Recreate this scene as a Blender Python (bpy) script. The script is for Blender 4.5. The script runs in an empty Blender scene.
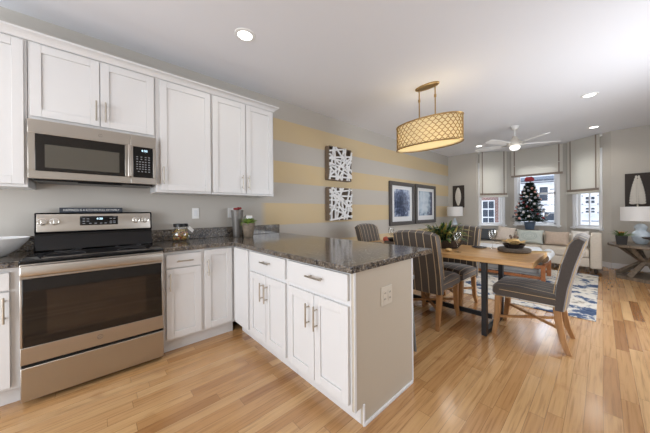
import bpy, bmesh, math, random
from mathutils import Vector, Matrix
PI = math.pi
SC = bpy.context.scene
COL = SC.collection

# ------------------------------------------------------------------ camera
cam_d = bpy.data.cameras.new('camera')
cam_d.sensor_fit = 'HORIZONTAL'
cam_d.sensor_width = 36.0
cam_d.lens = 253.195 / 650 * 36.0
cam_d.shift_x = -2.459 / 650
cam_d.shift_y = -4.881 / 650
cam_d.clip_start = 0.02
cam = bpy.data.objects.new('camera', cam_d)
COL.objects.link(cam)
yaw, pitch, roll = 0.7441, -0.0019, -0.0079
f = Vector((math.sin(yaw) * math.cos(pitch), math.cos(yaw) * math.cos(pitch), math.sin(pitch)))
r0 = Vector((math.cos(yaw), -math.sin(yaw), 0)); u0 = r0.cross(f)
r = math.cos(roll) * r0 + math.sin(roll) * u0
u = -math.sin(roll) * r0 + math.cos(roll) * u0
cam.matrix_world = Matrix(((r.x, u.x, -f.x, 0.3458), (r.y, u.y, -f.y, -3.1165), (r.z, u.z, -f.z, 1.211), (0, 0, 0, 1)))
SC.camera = cam

# ------------------------------------------------------------------ world, light, exposure
SC.view_settings.view_transform = 'Standard'
SC.view_settings.look = 'None'
SC.view_settings.gamma = 1.0
SC.view_settings.use_curve_mapping = False
SC.view_settings.exposure = 0.22
W = bpy.data.worlds.new('daylight'); SC.world = W; W.use_nodes = True
bg = W.node_tree.nodes['Background']
bg.inputs[0].default_value = (0.80, 0.88, 1.0, 1)
bg.inputs[1].default_value = 1.45

def area(name, loc, aim, size, power, color, size_y=None, shape='RECTANGLE'):
    l = bpy.data.lights.new(name, 'AREA')
    l.shape = shape; l.size = size
    if shape in ('RECTANGLE', 'ELLIPSE'): l.size_y = size_y or size
    l.energy = power; l.color = color
    o = bpy.data.objects.new(name, l); COL.objects.link(o)
    o.location = loc
    d = Vector(aim) - Vector(loc)
    o.rotation_euler = d.to_track_quat('-Z', 'Y').to_euler()
    return o
# daylight through the glazed door behind the camera, then two added fill lamps, side and above the bay
area('daylight_rear_door', (-2.58, -2.2, 1.2), (1.2, -2.1, 1.75), 2.6, 92, (0.89, 0.94, 1.0), 2.1)
area('daylight_side_window', (4.7, -4.26, 1.35), (5.0, -1.0, 1.45), 2.8, 66, (0.93, 0.96, 1.0), 1.3)  # added fill from the unseen side, no window known there
area('daylight_bay_sky', (10.9, -2.0, 4.1), (5.5, -2.0, 0.2), 5.5, 520, (0.90, 0.95, 1.0), 3.0)  # added panel standing in for sky, kept above the view

# ------------------------------------------------------------------ materials
MATS = {}
def _n(nt, t, **k):
    n = nt.nodes.new(t)
    for a, v in k.items(): setattr(n, a, v)
    return n
def mat(name, col=(0.8, 0.8, 0.8), rough=0.5, metal=0.0, spec=0.5, coat=0.0, emit=None, es=0.0, noise=0.0, nscale=20.0, bump=0.0, bscale=60.0):
    if name in MATS: return MATS[name]
    m = bpy.data.materials.new(name); m.use_nodes = True
    nt = m.node_tree; b = nt.nodes['Principled BSDF']
    b.inputs['Base Color'].default_value = (*col, 1)
    b.inputs['Roughness'].default_value = rough
    b.inputs['Metallic'].default_value = metal
    b.inputs['Specular IOR Level'].default_value = spec
    b.inputs['Coat Weight'].default_value = coat
    b.inputs['Coat Roughness'].default_value = 0.16
    if emit:
        b.inputs['Emission Color'].default_value = (*emit, 1); b.inputs['Emission Strength'].default_value = es
    if noise or bump:
        tc = _n(nt, 'ShaderNodeTexCoord')
    if noise:
        nz = _n(nt, 'ShaderNodeTexNoise'); nz.inputs['Scale'].default_value = nscale; nz.inputs['Detail'].default_value = 4
        nt.links.new(tc.outputs['Object'], nz.inputs['Vector'])
        rp = _n(nt, 'ShaderNodeValToRGB')
        rp.color_ramp.elements[0].position = 0.3; rp.color_ramp.elements[1].position = 0.7
        rp.color_ramp.elements[0].color = (*[c * (1 - noise) for c in col], 1)
        rp.color_ramp.elements[1].color = (*[min(1, c * (1 + noise)) for c in col], 1)
        nt.links.new(nz.outputs['Fac'], rp.inputs['Fac']); nt.links.new(rp.outputs['Color'], b.inputs['Base Color'])
    if bump:
        n2 = _n(nt, 'ShaderNodeTexNoise'); n2.inputs['Scale'].default_value = bscale; n2.inputs['Detail'].default_value = 3
        nt.links.new(tc.outputs['Object'], n2.inputs['Vector'])
        bp = _n(nt, 'ShaderNodeBump'); bp.inputs['Strength'].default_value = bump; bp.inputs['Distance'].default_value = 0.01
        nt.links.new(n2.outputs['Fac'], bp.inputs['Height']); nt.links.new(bp.outputs['Normal'], b.inputs['Normal'])
    MATS[name] = m
    return m
def S(r_, g, b):   # sRGB 0..255 -> linear
    def c(v):
        v /= 255.0
        return v / 12.92 if v <= 0.04045 else ((v + 0.055) / 1.055) ** 2.4
    return (c(r_), c(g), c(b))
def ramp(nt, stops, interp='LINEAR'):
    rp = _n(nt, 'ShaderNodeValToRGB'); cr = rp.color_ramp; cr.interpolation = interp
    while len(cr.elements) < len(stops): cr.elements.new(0.5)
    for e, (p, c) in zip(cr.elements, stops): e.position = p; e.color = (*c, 1)
    return rp
def math_n(nt, op, a, b=None, c=None):
    n = _n(nt, 'ShaderNodeMath', operation=op)
    for i, v in enumerate((a, b, c)):
        if v is None: continue
        if isinstance(v, (int, float)): n.inputs[i].default_value = v
        else: nt.links.new(v, n.inputs[i])
    return n.outputs[0]
def mixc(nt, fac, a, b):
    n = _n(nt, 'ShaderNodeMix', data_type='RGBA')
    for s, v in (('Factor', fac), ('A', a), ('B', b)):
        sock = [i for i in n.inputs if i.name == s and (i.type == ('VALUE' if s == 'Factor' else 'RGBA'))][0]
        if isinstance(v, (int, float)): sock.default_value = v
        elif isinstance(v, tuple): sock.default_value = (*v, 1)
        else: nt.links.new(v, sock)
    return [o for o in n.outputs if o.type == 'RGBA'][0]
def base(name, rough=0.5, spec=0.5, metal=0.0, coat=0.0):
    m = mat(name, rough=rough, spec=spec, metal=metal, coat=coat)
    return m, m.node_tree, m.node_tree.nodes['Principled BSDF']

def floor_mat():
    m, nt, b = base('oak_strip_floor', rough=0.26, spec=0.55, coat=0.4)
    g = _n(nt, 'ShaderNodeNewGeometry'); sp = _n(nt, 'ShaderNodeSeparateXYZ'); nt.links.new(g.outputs['Position'], sp.inputs[0])
    rh = 0.076
    row = math_n(nt, 'FLOOR', math_n(nt, 'DIVIDE', sp.outputs['Y'], rh))
    wn = _n(nt, 'ShaderNodeTexWhiteNoise', noise_dimensions='1D'); nt.links.new(row, wn.inputs['W'])
    xo = math_n(nt, 'ADD', sp.outputs['X'], math_n(nt, 'MULTIPLY', wn.outputs['Value'], 7.0))
    cell = math_n(nt, 'FLOOR', math_n(nt, 'DIVIDE', xo, 0.85))
    cx = _n(nt, 'ShaderNodeCombineXYZ'); nt.links.new(row, cx.inputs[0]); nt.links.new(cell, cx.inputs[1])
    w2 = _n(nt, 'ShaderNodeTexWhiteNoise', noise_dimensions='2D'); nt.links.new(cx.outputs[0], w2.inputs['Vector'])
    rp = ramp(nt, [(0.0, S(152, 104, 62)), (0.12, S(188, 142, 93)), (0.5, S(200, 156, 106)), (0.88, S(212, 172, 122)), (1.0, S(170, 121, 75))])
    nt.links.new(w2.outputs['Value'], rp.inputs['Fac'])
    # grain
    cg = _n(nt, 'ShaderNodeCombineXYZ')
    nt.links.new(math_n(nt, 'MULTIPLY', xo, 3.0), cg.inputs[0]); nt.links.new(math_n(nt, 'MULTIPLY', sp.outputs['Y'], 60.0), cg.inputs[1])
    nt.links.new(math_n(nt, 'MULTIPLY', w2.outputs['Value'], 30.0), cg.inputs[2])
    nz = _n(nt, 'ShaderNodeTexNoise'); nz.inputs['Scale'].default_value = 1.0; nz.inputs['Detail'].default_value = 6; nz.inputs['Distortion'].default_value = 0.6
    nt.links.new(cg.outputs[0], nz.inputs['Vector'])
    gr = ramp(nt, [(0.28, (0.56, 0.47, 0.40)), (0.47, (0.92, 0.89, 0.86)), (0.6, (1, 1, 1)), (0.8, (1.08, 1.07, 1.05))])
    nt.links.new(nz.outputs['Fac'], gr.inputs['Fac'])
    mx = _n(nt, 'ShaderNodeMix', data_type='RGBA', blend_type='MULTIPLY')
    ca = [i for i in mx.inputs if i.type == 'RGBA']; [i for i in mx.inputs if i.type == 'VALUE'][0].default_value = 0.85
    nt.links.new(rp.outputs['Color'], ca[0]); nt.links.new(gr.outputs['Color'], ca[1])
    col = [o for o in mx.outputs if o.type == 'RGBA'][0]
    # knots
    kn = _n(nt, 'ShaderNodeTexNoise'); kn.inputs['Scale'].default_value = 3.1; kn.inputs['Detail'].default_value = 5
    nt.links.new(g.outputs['Position'], kn.inputs['Vector'])
    kf = ramp(nt, [(0.63, (0, 0, 0)), (0.70, (1, 1, 1))]); nt.links.new(kn.outputs['Fac'], kf.inputs['Fac'])
    col = mixc(nt, math_n(nt, 'MULTIPLY', kf.outputs['Color'], 0.35), col, S(140, 84, 44))
    # seams
    fy = math_n(nt, 'FRACT', math_n(nt, 'DIVIDE', sp.outputs['Y'], rh)); fx = math_n(nt, 'FRACT', math_n(nt, 'DIVIDE', xo, 0.85))
    sm = math_n(nt, 'MAXIMUM', math_n(nt, 'LESS_THAN', fy, 0.028), math_n(nt, 'LESS_THAN', fx, 0.0028))
    col = mixc(nt, math_n(nt, 'MULTIPLY', sm, 0.62), col, S(92, 56, 30))
    nt.links.new(col, b.inputs['Base Color'])
    bp = _n(nt, 'ShaderNodeBump'); bp.inputs['Strength'].default_value = 0.18; bp.inputs['Distance'].default_value = 0.004
    hh = math_n(nt, 'SUBTRACT', math_n(nt, 'MULTIPLY', nz.outputs['Fac'], 0.3), sm)
    # each strip lies at its own slight tilt
    nt.links.new(hh, bp.inputs['Height']); nt.links.new(bp.outputs['Normal'], b.inputs['Normal'])
    nt.links.new(math_n(nt, 'ADD', 0.2, math_n(nt, 'MULTIPLY', w2.outputs['Value'], 0.10)), b.inputs['Roughness'])
    return m

GREIGE = S(194, 189, 181)
def stripe_wall_mat():
    m, nt, b = base('greige_wall_with_gold_bands', rough=0.75, spec=0.2)
    g = _n(nt, 'ShaderNodeNewGeometry'); sp = _n(nt, 'ShaderNodeSeparateXYZ'); nt.links.new(g.outputs['Position'], sp.inputs[0])
    z = sp.outputs['Z']
    # gold bands 0.304 m tall alternate with greige from z 2.53 down
    k = math_n(nt, 'FRACT', math_n(nt, 'DIVIDE', math_n(nt, 'SUBTRACT', 2.53, z), 0.5995))
    on = math_n(nt, 'MULTIPLY', math_n(nt, 'LESS_THAN', k, 0.515), math_n(nt, 'LESS_THAN', z, 2.53))
    on = math_n(nt, 'MULTIPLY', on, math_n(nt, 'GREATER_THAN', z, 0.55))
    x = math_n(nt, 'SUBTRACT', sp.outputs['X'], 1.985)
    mr = _n(nt, 'ShaderNodeMapRange'); mr.inputs[1].default_value = 0.0; mr.inputs[2].default_value = 0.10; nt.links.new(x, mr.inputs[0])
    on = math_n(nt, 'MULTIPLY', on, mr.outputs[0])
    nz = _n(nt, 'ShaderNodeTexNoise'); nz.inputs['Scale'].default_value = 2.0; nt.links.new(g.outputs['Position'], nz.inputs['Vector'])
    on = math_n(nt, 'MULTIPLY', on, math_n(nt, 'ADD', 0.62, math_n(nt, 'MULTIPLY', nz.outputs['Fac'], 0.3)))
    col = mixc(nt, on, GREIGE, S(214, 190, 144))
    nt.links.new(col, b.inputs['Base Color'])
    return m

def granite_mat():
    m, nt, b = base('speckled_brown_granite', rough=0.13, spec=0.55)
    tc = _n(nt, 'ShaderNodeNewGeometry')
    v = _n(nt, 'ShaderNodeTexVoronoi'); v.inputs['Scale'].default_value = 135; nt.links.new(tc.outputs['Position'], v.inputs['Vector'])
    s2 = _n(nt, 'ShaderNodeSeparateColor'); nt.links.new(v.outputs['Color'], s2.inputs[0])
    rp = ramp(nt, [(0.0, S(34, 32, 32)), (0.25, S(66, 60, 56)), (0.46, S(100, 90, 80)), (0.66, S(128, 116, 102)), (0.8, S(96, 100, 108)), (0.93, S(166, 160, 148)), (1, S(50, 48, 50))], 'CONSTANT')
    nt.links.new(s2.outputs[0], rp.inputs['Fac'])
    nz = _n(nt, 'ShaderNodeTexNoise'); nz.inputs['Scale'].default_value = 26; nz.inputs['Detail'].default_value = 5; nt.links.new(tc.outputs['Position'], nz.inputs['Vector'])
    r2 = ramp(nt, [(0.4, S(40, 38, 38)), (0.5, S(120, 108, 94)), (0.66, S(150, 138, 120))]); nt.links.new(nz.outputs['Fac'], r2.inputs['Fac'])
    nt.links.new(mixc(nt, 0.3, rp.outputs['Color'], r2.outputs['Color']), b.inputs['Base Color'])
    return m

def steel_mat():
    m, nt, b = base('brushed_stainless_steel', rough=0.3, metal=1.0)
    b.inputs['Base Color'].default_value = (*S(184, 177, 168), 1)
    tc = _n(nt, 'ShaderNodeTexCoord'); mp = _n(nt, 'ShaderNodeMapping'); mp.inputs['Scale'].default_value = (4, 4, 260)
    nt.links.new(tc.outputs['Object'], mp.inputs[0])
    nz = _n(nt, 'ShaderNodeTexNoise'); nz.inputs['Scale'].default_value = 1; nz.inputs['Detail'].default_value = 3; nt.links.new(mp.outputs[0], nz.inputs['Vector'])
    nt.links.new(math_n(nt, 'ADD', 0.25, math_n(nt, 'MULTIPLY', nz.outputs['Fac'], 0.18)), b.inputs['Roughness'])
    b.inputs['Anisotropic'].default_value = 0.5
    return m

def wood_mat(name, c1, c2, axis='Y', scale=1.0, rough=0.45):
    m, nt, b = base(name, rough=rough, spec=0.4)
    tc = _n(nt, 'ShaderNodeTexCoord'); mp = _n(nt, 'ShaderNodeMapping')
    s = [28 * scale] * 3; s['XYZ'.index(axis)] = 2.2 * scale
    mp.inputs['Scale'].default_value = s; nt.links.new(tc.outputs['Object'], mp.inputs[0])
    nz = _n(nt, 'ShaderNodeTexNoise'); nz.inputs['Scale'].default_value = 1; nz.inputs['Detail'].default_value = 6; nz.inputs['Distortion'].default_value = 1.2
    nt.links.new(mp.outputs[0], nz.inputs['Vector'])
    rp = ramp(nt, [(0.3, c1), (0.65, c2)]); nt.links.new(nz.outputs['Fac'], rp.inputs['Fac'])
    nt.links.new(rp.outputs['Color'], b.inputs['Base Color'])
    return m

def striped_fabric():
    m, nt, b = base('charcoal_fabric_with_tan_stripes', rough=0.85, spec=0.25)
    b.inputs['Sheen Weight'].default_value = 0.4
    tc = _n(nt, 'ShaderNodeTexCoord'); sp = _n(nt, 'ShaderNodeSeparateXYZ'); nt.links.new(tc.outputs['Object'], sp.inputs[0])
    k = math_n(nt, 'FRACT', math_n(nt, 'DIVIDE', math_n(nt, 'ADD', sp.outputs['X'], 0.776), 0.0776))
    line = math_n(nt, 'LESS_THAN', math_n(nt, 'ABSOLUTE', math_n(nt, 'SUBTRACT', k, 0.5)), 0.05)
    fine = math_n(nt, 'LESS_THAN', math_n(nt, 'FRACT', math_n(nt, 'DIVIDE', sp.outputs['X'], 0.0103)), 0.4)
    nz = _n(nt, 'ShaderNodeTexNoise'); nz.inputs['Scale'].default_value = 240; nt.links.new(tc.outputs['Object'], nz.inputs['Vector'])
    c0 = mixc(nt, nz.outputs['Fac'], S(64, 58, 53), S(106, 97, 89))
    c0 = mixc(nt, math_n(nt, 'MULTIPLY', fine, 0.2), c0, S(52, 54, 64))
    nt.links.new(mixc(nt, line, c0, S(190, 170, 140)), b.inputs['Base Color'])
    return m

def rug_mat():
    m, nt, b = base('blue_and_cream_abstract_rug', rough=0.95, spec=0.1)
    tc = _n(nt, 'ShaderNodeTexCoord')
    nz = _n(nt, 'ShaderNodeTexNoise'); nz.inputs['Scale'].default_value = 3.4; nz.inputs['Detail'].default_value = 7; nz.inputs['Roughness'].default_value = 0.65; nt.links.new(tc.outputs['Object'], nz.inputs['Vector'])
    rp = ramp(nt, [(0.38, S(66, 80, 108)), (0.45, S(92, 108, 136)), (0.475, S(206, 202, 194)), (0.56, S(222, 216, 206)), (0.63, S(180, 172, 160)), (0.67, S(88, 92, 104)), (0.71, S(206, 200, 190))])
    nt.links.new(nz.outputs['Fac'], rp.inputs['Fac']); nt.links.new(rp.outputs['Color'], b.inputs['Base Color'])
    return m

def print_mat(name, stops, scale, cx, cz, rx, rz):
    m, nt, b = base(name, rough=0.12, spec=0.5)
    tc = _n(nt, 'ShaderNodeTexCoord'); sp = _n(nt, 'ShaderNodeSeparateXYZ'); nt.links.new(tc.outputs['Generated'], sp.inputs[0])
    nz = _n(nt, 'ShaderNodeTexNoise'); nz.inputs['Scale'].default_value = scale; nz.inputs['Detail'].default_value = 6; nt.links.new(tc.outputs['Generated'], nz.inputs['Vector'])
    dx = math_n(nt, 'POWER', math_n(nt, 'ABSOLUTE', math_n(nt, 'DIVIDE', math_n(nt, 'SUBTRACT', sp.outputs['X'], cx), rx)), 2.0)
    dz = math_n(nt, 'POWER', math_n(nt, 'ABSOLUTE', math_n(nt, 'DIVIDE', math_n(nt, 'SUBTRACT', sp.outputs['Z'], cz), rz)), 2.0)
    d = math_n(nt, 'ADD', math_n(nt, 'ADD', dx, dz), math_n(nt, 'MULTIPLY', math_n(nt, 'SUBTRACT', nz.outputs['Fac'], 0.5), 2.6))
    rp = ramp(nt, stops); nt.links.new(math_n(nt, 'MULTIPLY', d, 0.5), rp.inputs['Fac'])
    nt.links.new(rp.outputs['Color'], b.inputs['Base Color'])
    return m

def glass_mat(name, tint=(1, 1, 1), gloss=0.08):
    if name in MATS: return MATS[name]
    m = bpy.data.materials.new(name); m.use_nodes = True; nt = m.node_tree; nt.nodes.clear()
    o = _n(nt, 'ShaderNodeOutputMaterial'); mx = _n(nt, 'ShaderNodeMixShader'); t = _n(nt, 'ShaderNodeBsdfTransparent'); g = _n(nt, 'ShaderNodeBsdfGlossy')
    g.inputs['Roughness'].default_value = 0.03; t.inputs[0].default_value = (*tint, 1)
    lw = _n(nt, 'ShaderNodeLayerWeight'); lw.inputs[0].default_value = 0.25
    nt.links.new(math_n(nt, 'ADD', gloss * 0.5, math_n(nt, 'MULTIPLY', lw.outputs['Facing'], gloss * 3)), mx.inputs[0])
    nt.links.new(t.outputs[0], mx.inputs[1]); nt.links.new(g.outputs[0], mx.inputs[2]); nt.links.new(mx.outputs[0], o.inputs[0])
    MATS[name] = m
    return m

def siding_mat():
    m, nt, b = base('white_clapboard_siding', rough=0.7, spec=0.2)
    g = _n(nt, 'ShaderNodeNewGeometry'); sp = _n(nt, 'ShaderNodeSeparateXYZ'); nt.links.new(g.outputs['Position'], sp.inputs[0])
    k = math_n(nt, 'FRACT', math_n(nt, 'DIVIDE', sp.outputs['Z'], 0.27))
    ln = math_n(nt, 'LESS_THAN', k, 0.13)
    nt.links.new(mixc(nt, ln, S(226, 228, 232), S(120, 124, 132)), b.inputs['Base Color'])
    return m
def brick_mat():
    m, nt, b = base('red_brick_facade', rough=0.9, spec=0.1)
    g = _n(nt, 'ShaderNodeNewGeometry'); sp = _n(nt, 'ShaderNodeSeparateXYZ'); nt.links.new(g.outputs['Position'], sp.inputs[0])
    cb = _n(nt, 'ShaderNodeCombineXYZ'); nt.links.new(sp.outputs['Y'], cb.inputs[0]); nt.links.new(sp.outputs['Z'], cb.inputs[1])
    br = _n(nt, 'ShaderNodeTexBrick'); br.inputs['Scale'].default_value = 4.5; nt.links.new(cb.outputs[0], br.inputs['Vector'])
    br.inputs['Color1'].default_value = (*S(150, 112, 100), 1); br.inputs['Color2'].default_value = (*S(126, 96, 90), 1); br.inputs['Mortar'].default_value = (*S(190, 184, 178), 1)
    nt.links.new(br.outputs['Color'], b.inputs['Base Color'])
    return m

M = {}
M['floor'] = floor_mat(); M['stripe'] = stripe_wall_mat(); M['granite'] = granite_mat(); M['steel'] = steel_mat()
M['wall'] = mat('greige_wall_paint', GREIGE, 0.75, spec=0.2)
M['ceil'] = mat('flat_white_ceiling_paint', S(236, 237, 241), 0.9, spec=0.1)
M['trim'] = mat('white_trim_paint', S(234, 235, 237), 0.4)
M['cab'] = mat('white_cabinet_paint', S(222, 221, 220), 0.32, spec=0.45)
M['panel'] = mat('greige_panel_paint', S(196, 186, 170), 0.5, spec=0.35)
M['nickel'] = mat('brushed_nickel', S(186, 178, 166), 0.3, metal=1.0)
M['black_gloss'] = mat('black_ceramic_glass', (0.005, 0.005, 0.006), 0.05, spec=0.4)
M['oven_glass'] = mat('dark_oven_glass', (0.010, 0.008, 0.007), 0.04, spec=0.5)
M['oven_win'] = mat('smoked_oven_window', (0.022, 0.014, 0.010), 0.05, spec=0.7)
M['micro_win'] = mat('smoked_microwave_window', S(84, 80, 72), 0.07, spec=0.6)
M['chrome'] = mat('polished_chrome_knob', S(226, 224, 220), 0.14, metal=1.0)
M['black'] = mat('black_plastic', (0.009, 0.009, 0.010), 0.3, spec=0.3)
M['black_metal'] = mat('black_powder_coated_metal', (0.016, 0.017, 0.02), 0.45)
M['oak'] = wood_mat('natural_oak_leg', S(150, 106, 66), S(186, 140, 92), 'Z')
M['table_wood'] = wood_mat('honey_live_edge_table_wood', S(180, 134, 84), S(216, 174, 120), 'Y', 0.8, 0.28)
M['bench_wood'] = wood_mat('reddish_bench_wood', S(140, 84, 50), S(170, 108, 66), 'X')
M['grey_wood'] = wood_mat('weathered_grey_brown_wood', S(96, 84, 72), S(134, 120, 104), 'Z')
M['stripe_fabric'] = striped_fabric()
M['piping'] = mat('tan_welt_piping', S(196, 168, 128), 0.8)
M['rug'] = rug_mat()
M['cream'] = mat('cream_sofa_linen', S(206, 196, 182), 0.9, spec=0.15, noise=0.05, nscale=60)
M['white_fab'] = mat('white_upholstery', S(226, 230, 234), 0.85, spec=0.2, noise=0.04, nscale=12, bump=0.15)
M['shade_fab'] = mat('off_white_linen_blind', S(232, 230, 224), 0.9, spec=0.1, noise=0.03, nscale=90)
_m = M['shade_fab']; _nt = _m.node_tree; _tr = _n(_nt, 'ShaderNodeBsdfTranslucent'); _tr.inputs[0].default_value = (*S(236, 232, 222), 1)
_mx = _n(_nt, 'ShaderNodeMixShader'); _mx.inputs[0].default_value = .45
_nt.links.new(_nt.nodes['Principled BSDF'].outputs[0], _mx.inputs[1]); _nt.links.new(_tr.outputs[0], _mx.inputs[2]); _nt.links.new(_mx.outputs[0], _nt.nodes['Material Output'].inputs[0])
M['tape'] = mat('taupe_blind_tape', S(150, 136, 124), 0.9)
M['lens'] = mat('lit_downlight_lens', (1, 1, 1), 0.5, emit=(1.0, 0.97, 0.92), es=4.0)
M['white'] = mat('white_plastic', S(238, 238, 236), 0.4)
M['ivory'] = mat('ivory_plastic', S(212, 204, 190), .4)  # white plastic with the shade on the end panel mixed into its colour
M['ceramic'] = mat('white_ceramic', S(232, 233, 234), 0.2)
M['brass'] = mat('antique_brass', S(176, 146, 98), 0.35, metal=0.9)
M['glass'] = glass_mat('clear_glass', (.97, .97, .96), .15)
M['pane'] = glass_mat('window_pane_glass', (0.97, 0.98, 1.0), 0.06)
M['leaf'] = mat('green_leaves', S(84, 112, 52), 0.5, noise=0.35, nscale=30)
M['leaf_yellow'] = mat('yellow_green_leaves', S(160, 146, 72), 0.5, noise=0.3, nscale=30)
M['leaf_dark'] = mat('dark_green_leaves', S(46, 72, 44), 0.5, noise=0.35, nscale=30)
M['needle'] = mat('fir_needles', S(44, 66, 48), 0.7, noise=0.4, nscale=40)
M['red'] = mat('red_ribbon', S(156, 40, 52), 0.5)
M['dark_art'] = mat('dark_brown_canvas', S(52, 44, 40), 0.7)
M['feather'] = mat('white_feather_relief', S(214, 208, 198), 0.7, noise=0.12, nscale=60)
M['siding'] = siding_mat(); M['brick'] = brick_mat()
M['far_glass'] = mat('far_window_glass', S(56, 64, 76), 0.15)

# ------------------------------------------------------------------ geometry helpers
class MB:
    def __init__(s): s.bm = bmesh.new()
    def _x(s, vs, T):
        if T is not None:
            for v in vs: v.co = T @ v.co
    def box(s, x0, x1, y0, y1, z0, z1, T=None):
        vs = [s.bm.verts.new((x, y, z)) for x in (x0, x1) for y in (y0, y1) for z in (z0, z1)]
        for q in ((0, 1, 3, 2), (4, 6, 7, 5), (0, 4, 5, 1), (2, 3, 7, 6), (0, 2, 6, 4), (1, 5, 7, 3)):
            s.bm.faces.new([vs[i] for i in q])
        s._x(vs, T); return s
    def loft(s, rings, cap=True, closed=True, loop=False, T=None):
        R = [[s.bm.verts.new(p) for p in ring] for ring in rings]
        n = len(R[0]); m = len(R)
        for i in range(m if loop else m - 1):
            a, b = R[i], R[(i + 1) % m]
            for j in range(n if closed else n - 1):
                k = (j + 1) % n
                try: s.bm.faces.new((a[j], a[k], b[k], b[j]))
                except ValueError: pass
        if cap and closed and not loop:
            s.bm.faces.new(list(reversed(R[0]))); s.bm.faces.new(R[-1])
        s._x([v for q in R for v in q], T); return s
    def tube(s, pts, rad, n=8, closed=False, T=None):
        pts = [Vector(p) for p in pts]; m = len(pts); rings = []
        rr = rad if isinstance(rad, (list, tuple)) else [rad] * m
        up = None
        for i, p in enumerate(pts):
            a = pts[(i - 1) % m] if (closed or i > 0) else p
            b = pts[(i + 1) % m] if (closed or i < m - 1) else p
            t = (b - a).normalized()
            if up is None:
                up = Vector((0, 0, 1)) if abs(t.z) < 0.9 else Vector((1, 0, 0))
            x = t.cross(up)
            if x.length < 1e-5: x = t.orthogonal()
            x.normalize(); y = x.cross(t).normalized(); up = y
            rings.append([p + rr[i] * (math.cos(2 * PI * k / n) * x + math.sin(2 * PI * k / n) * y) for k in range(n)])
        return s.loft(rings, cap=not closed, loop=closed, T=T)
    def cyl(s, p0, p1, r0_, r1_=None, n=20, T=None):
        return s.tube([p0, p1], [r0_, r0_ if r1_ is None else r1_], n, T=T)
    def bar(s, p0, p1, w, h, T=None, up=(0, 0, 1)):   # square section bar
        p0, p1 = Vector(p0), Vector(p1); t = (p1 - p0).normalized(); U = Vector(up)
        if abs(t.dot(U)) > 0.95: U = Vector((1, 0, 0))
        x = t.cross(U).normalized(); y = x.cross(t)
        return s.loft([[p + a * w / 2 * x + b * h / 2 * y for a, b in ((-1, -1), (1, -1), (1, 1), (-1, 1))] for p in (p0, p1)], T=T)
    def lathe(s, prof, n=28, c=(0, 0, 0), sx=1, sy=1, T=None):
        rings = [[(c[0] + sx * max(r_, 1e-4) * math.cos(2 * PI * k / n), c[1] + sy * max(r_, 1e-4) * math.sin(2 * PI * k / n), c[2] + z) for k in range(n)] for r_, z in prof]
        return s.loft(rings, T=T)
    def puff(s, c, hx, hy, hz, e=0.45, n=20, m=12, T=None):   # pillow: superellipsoid
        def sp(v, q): return math.copysign(abs(v) ** q, v)
        rings = []
        for i in range(m + 1):
            ph = -PI / 2 + PI * i / m
            ph = max(-PI / 2 + 0.02, min(PI / 2 - 0.02, ph))
            cr, sr = sp(math.cos(ph), 0.9), sp(math.sin(ph), 0.9)
            rings.append([(c[0] + hx * cr * sp(math.cos(2 * PI * k / n), e), c[1] + hy * cr * sp(math.sin(2 * PI * k / n), e), c[2] + hz * sr) for k in range(n)])
        return s.loft(rings, T=T)
    def rbox(s, x0, x1, y0, y1, z0, z1, rad, T=None, seg=3):
        b2 = bmesh.new(); cx, cy, cz = (x0 + x1) / 2, (y0 + y1) / 2, (z0 + z1) / 2
        bmesh.ops.create_cube(b2, size=1, matrix=Matrix.Translation((cx, cy, cz)) @ Matrix.Diagonal((x1 - x0, y1 - y0, z1 - z0, 1)))
        bmesh.ops.bevel(b2, geom=list(b2.edges), offset=rad, segments=seg, affect='EDGES', profile=0.5)
        mp = {v: s.bm.verts.new(T @ v.co if T is not None else v.co) for v in b2.verts}
        for f_ in b2.faces: s.bm.faces.new([mp[v] for v in f_.verts])
        b2.free(); return s
    def prism(s, poly, y0, y1, T=None):   # poly in (x,z), extruded along y
        return s.loft([[(x, y0, z) for x, z in poly], [(x, y1, z) for x, z in poly]], T=T)
    def leaf(s, p, d, L, w, droop=0.3):
        p, d = Vector(p), Vector(d).normalized()
        sd = d.cross(Vector((0, 0, 1)))
        if sd.length < 1e-3: sd = Vector((1, 0, 0))
        sd.normalize(); pts = []
        for t, ww in ((0, 0.08), (0.35, 1), (0.7, 0.75), (1, 0.02)):
            q = p + d * L * t - Vector((0, 0, droop * L * t * t))
            pts.append((q - sd * w * ww / 2, q + Vector((0, 0, 0.12 * w * ww)), q + sd * w * ww / 2))
        R = [[s.bm.verts.new(x) for x in a] for a in pts]
        for a, b in zip(R, R[1:]):
            for j in (0, 1): s.bm.faces.new((a[j], a[j + 1], b[j + 1], b[j]))
        return s
    def build(s, name, m, parent=None, bevel=0.0, smooth=True, seg=2):
        me = bpy.data.meshes.new(name)
        bmesh.ops.recalc_face_normals(s.bm, faces=list(s.bm.faces))
        s.bm.to_mesh(me); s.bm.free()
        me.materials.append(M[m] if isinstance(m, str) else m)
        if smooth:
            me.polygons.foreach_set('use_smooth', [True] * len(me.polygons))
            me.set_sharp_from_angle(angle=math.radians(38))
        o = bpy.data.objects.new(name, me); COL.objects.link(o)
        if parent is not None: o.parent = parent
        if bevel:
            bv = o.modifiers.new('edge', 'BEVEL'); bv.width = bevel; bv.segments = seg; bv.limit_method = 'ANGLE'; bv.angle_limit = math.radians(40)
        return o

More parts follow.
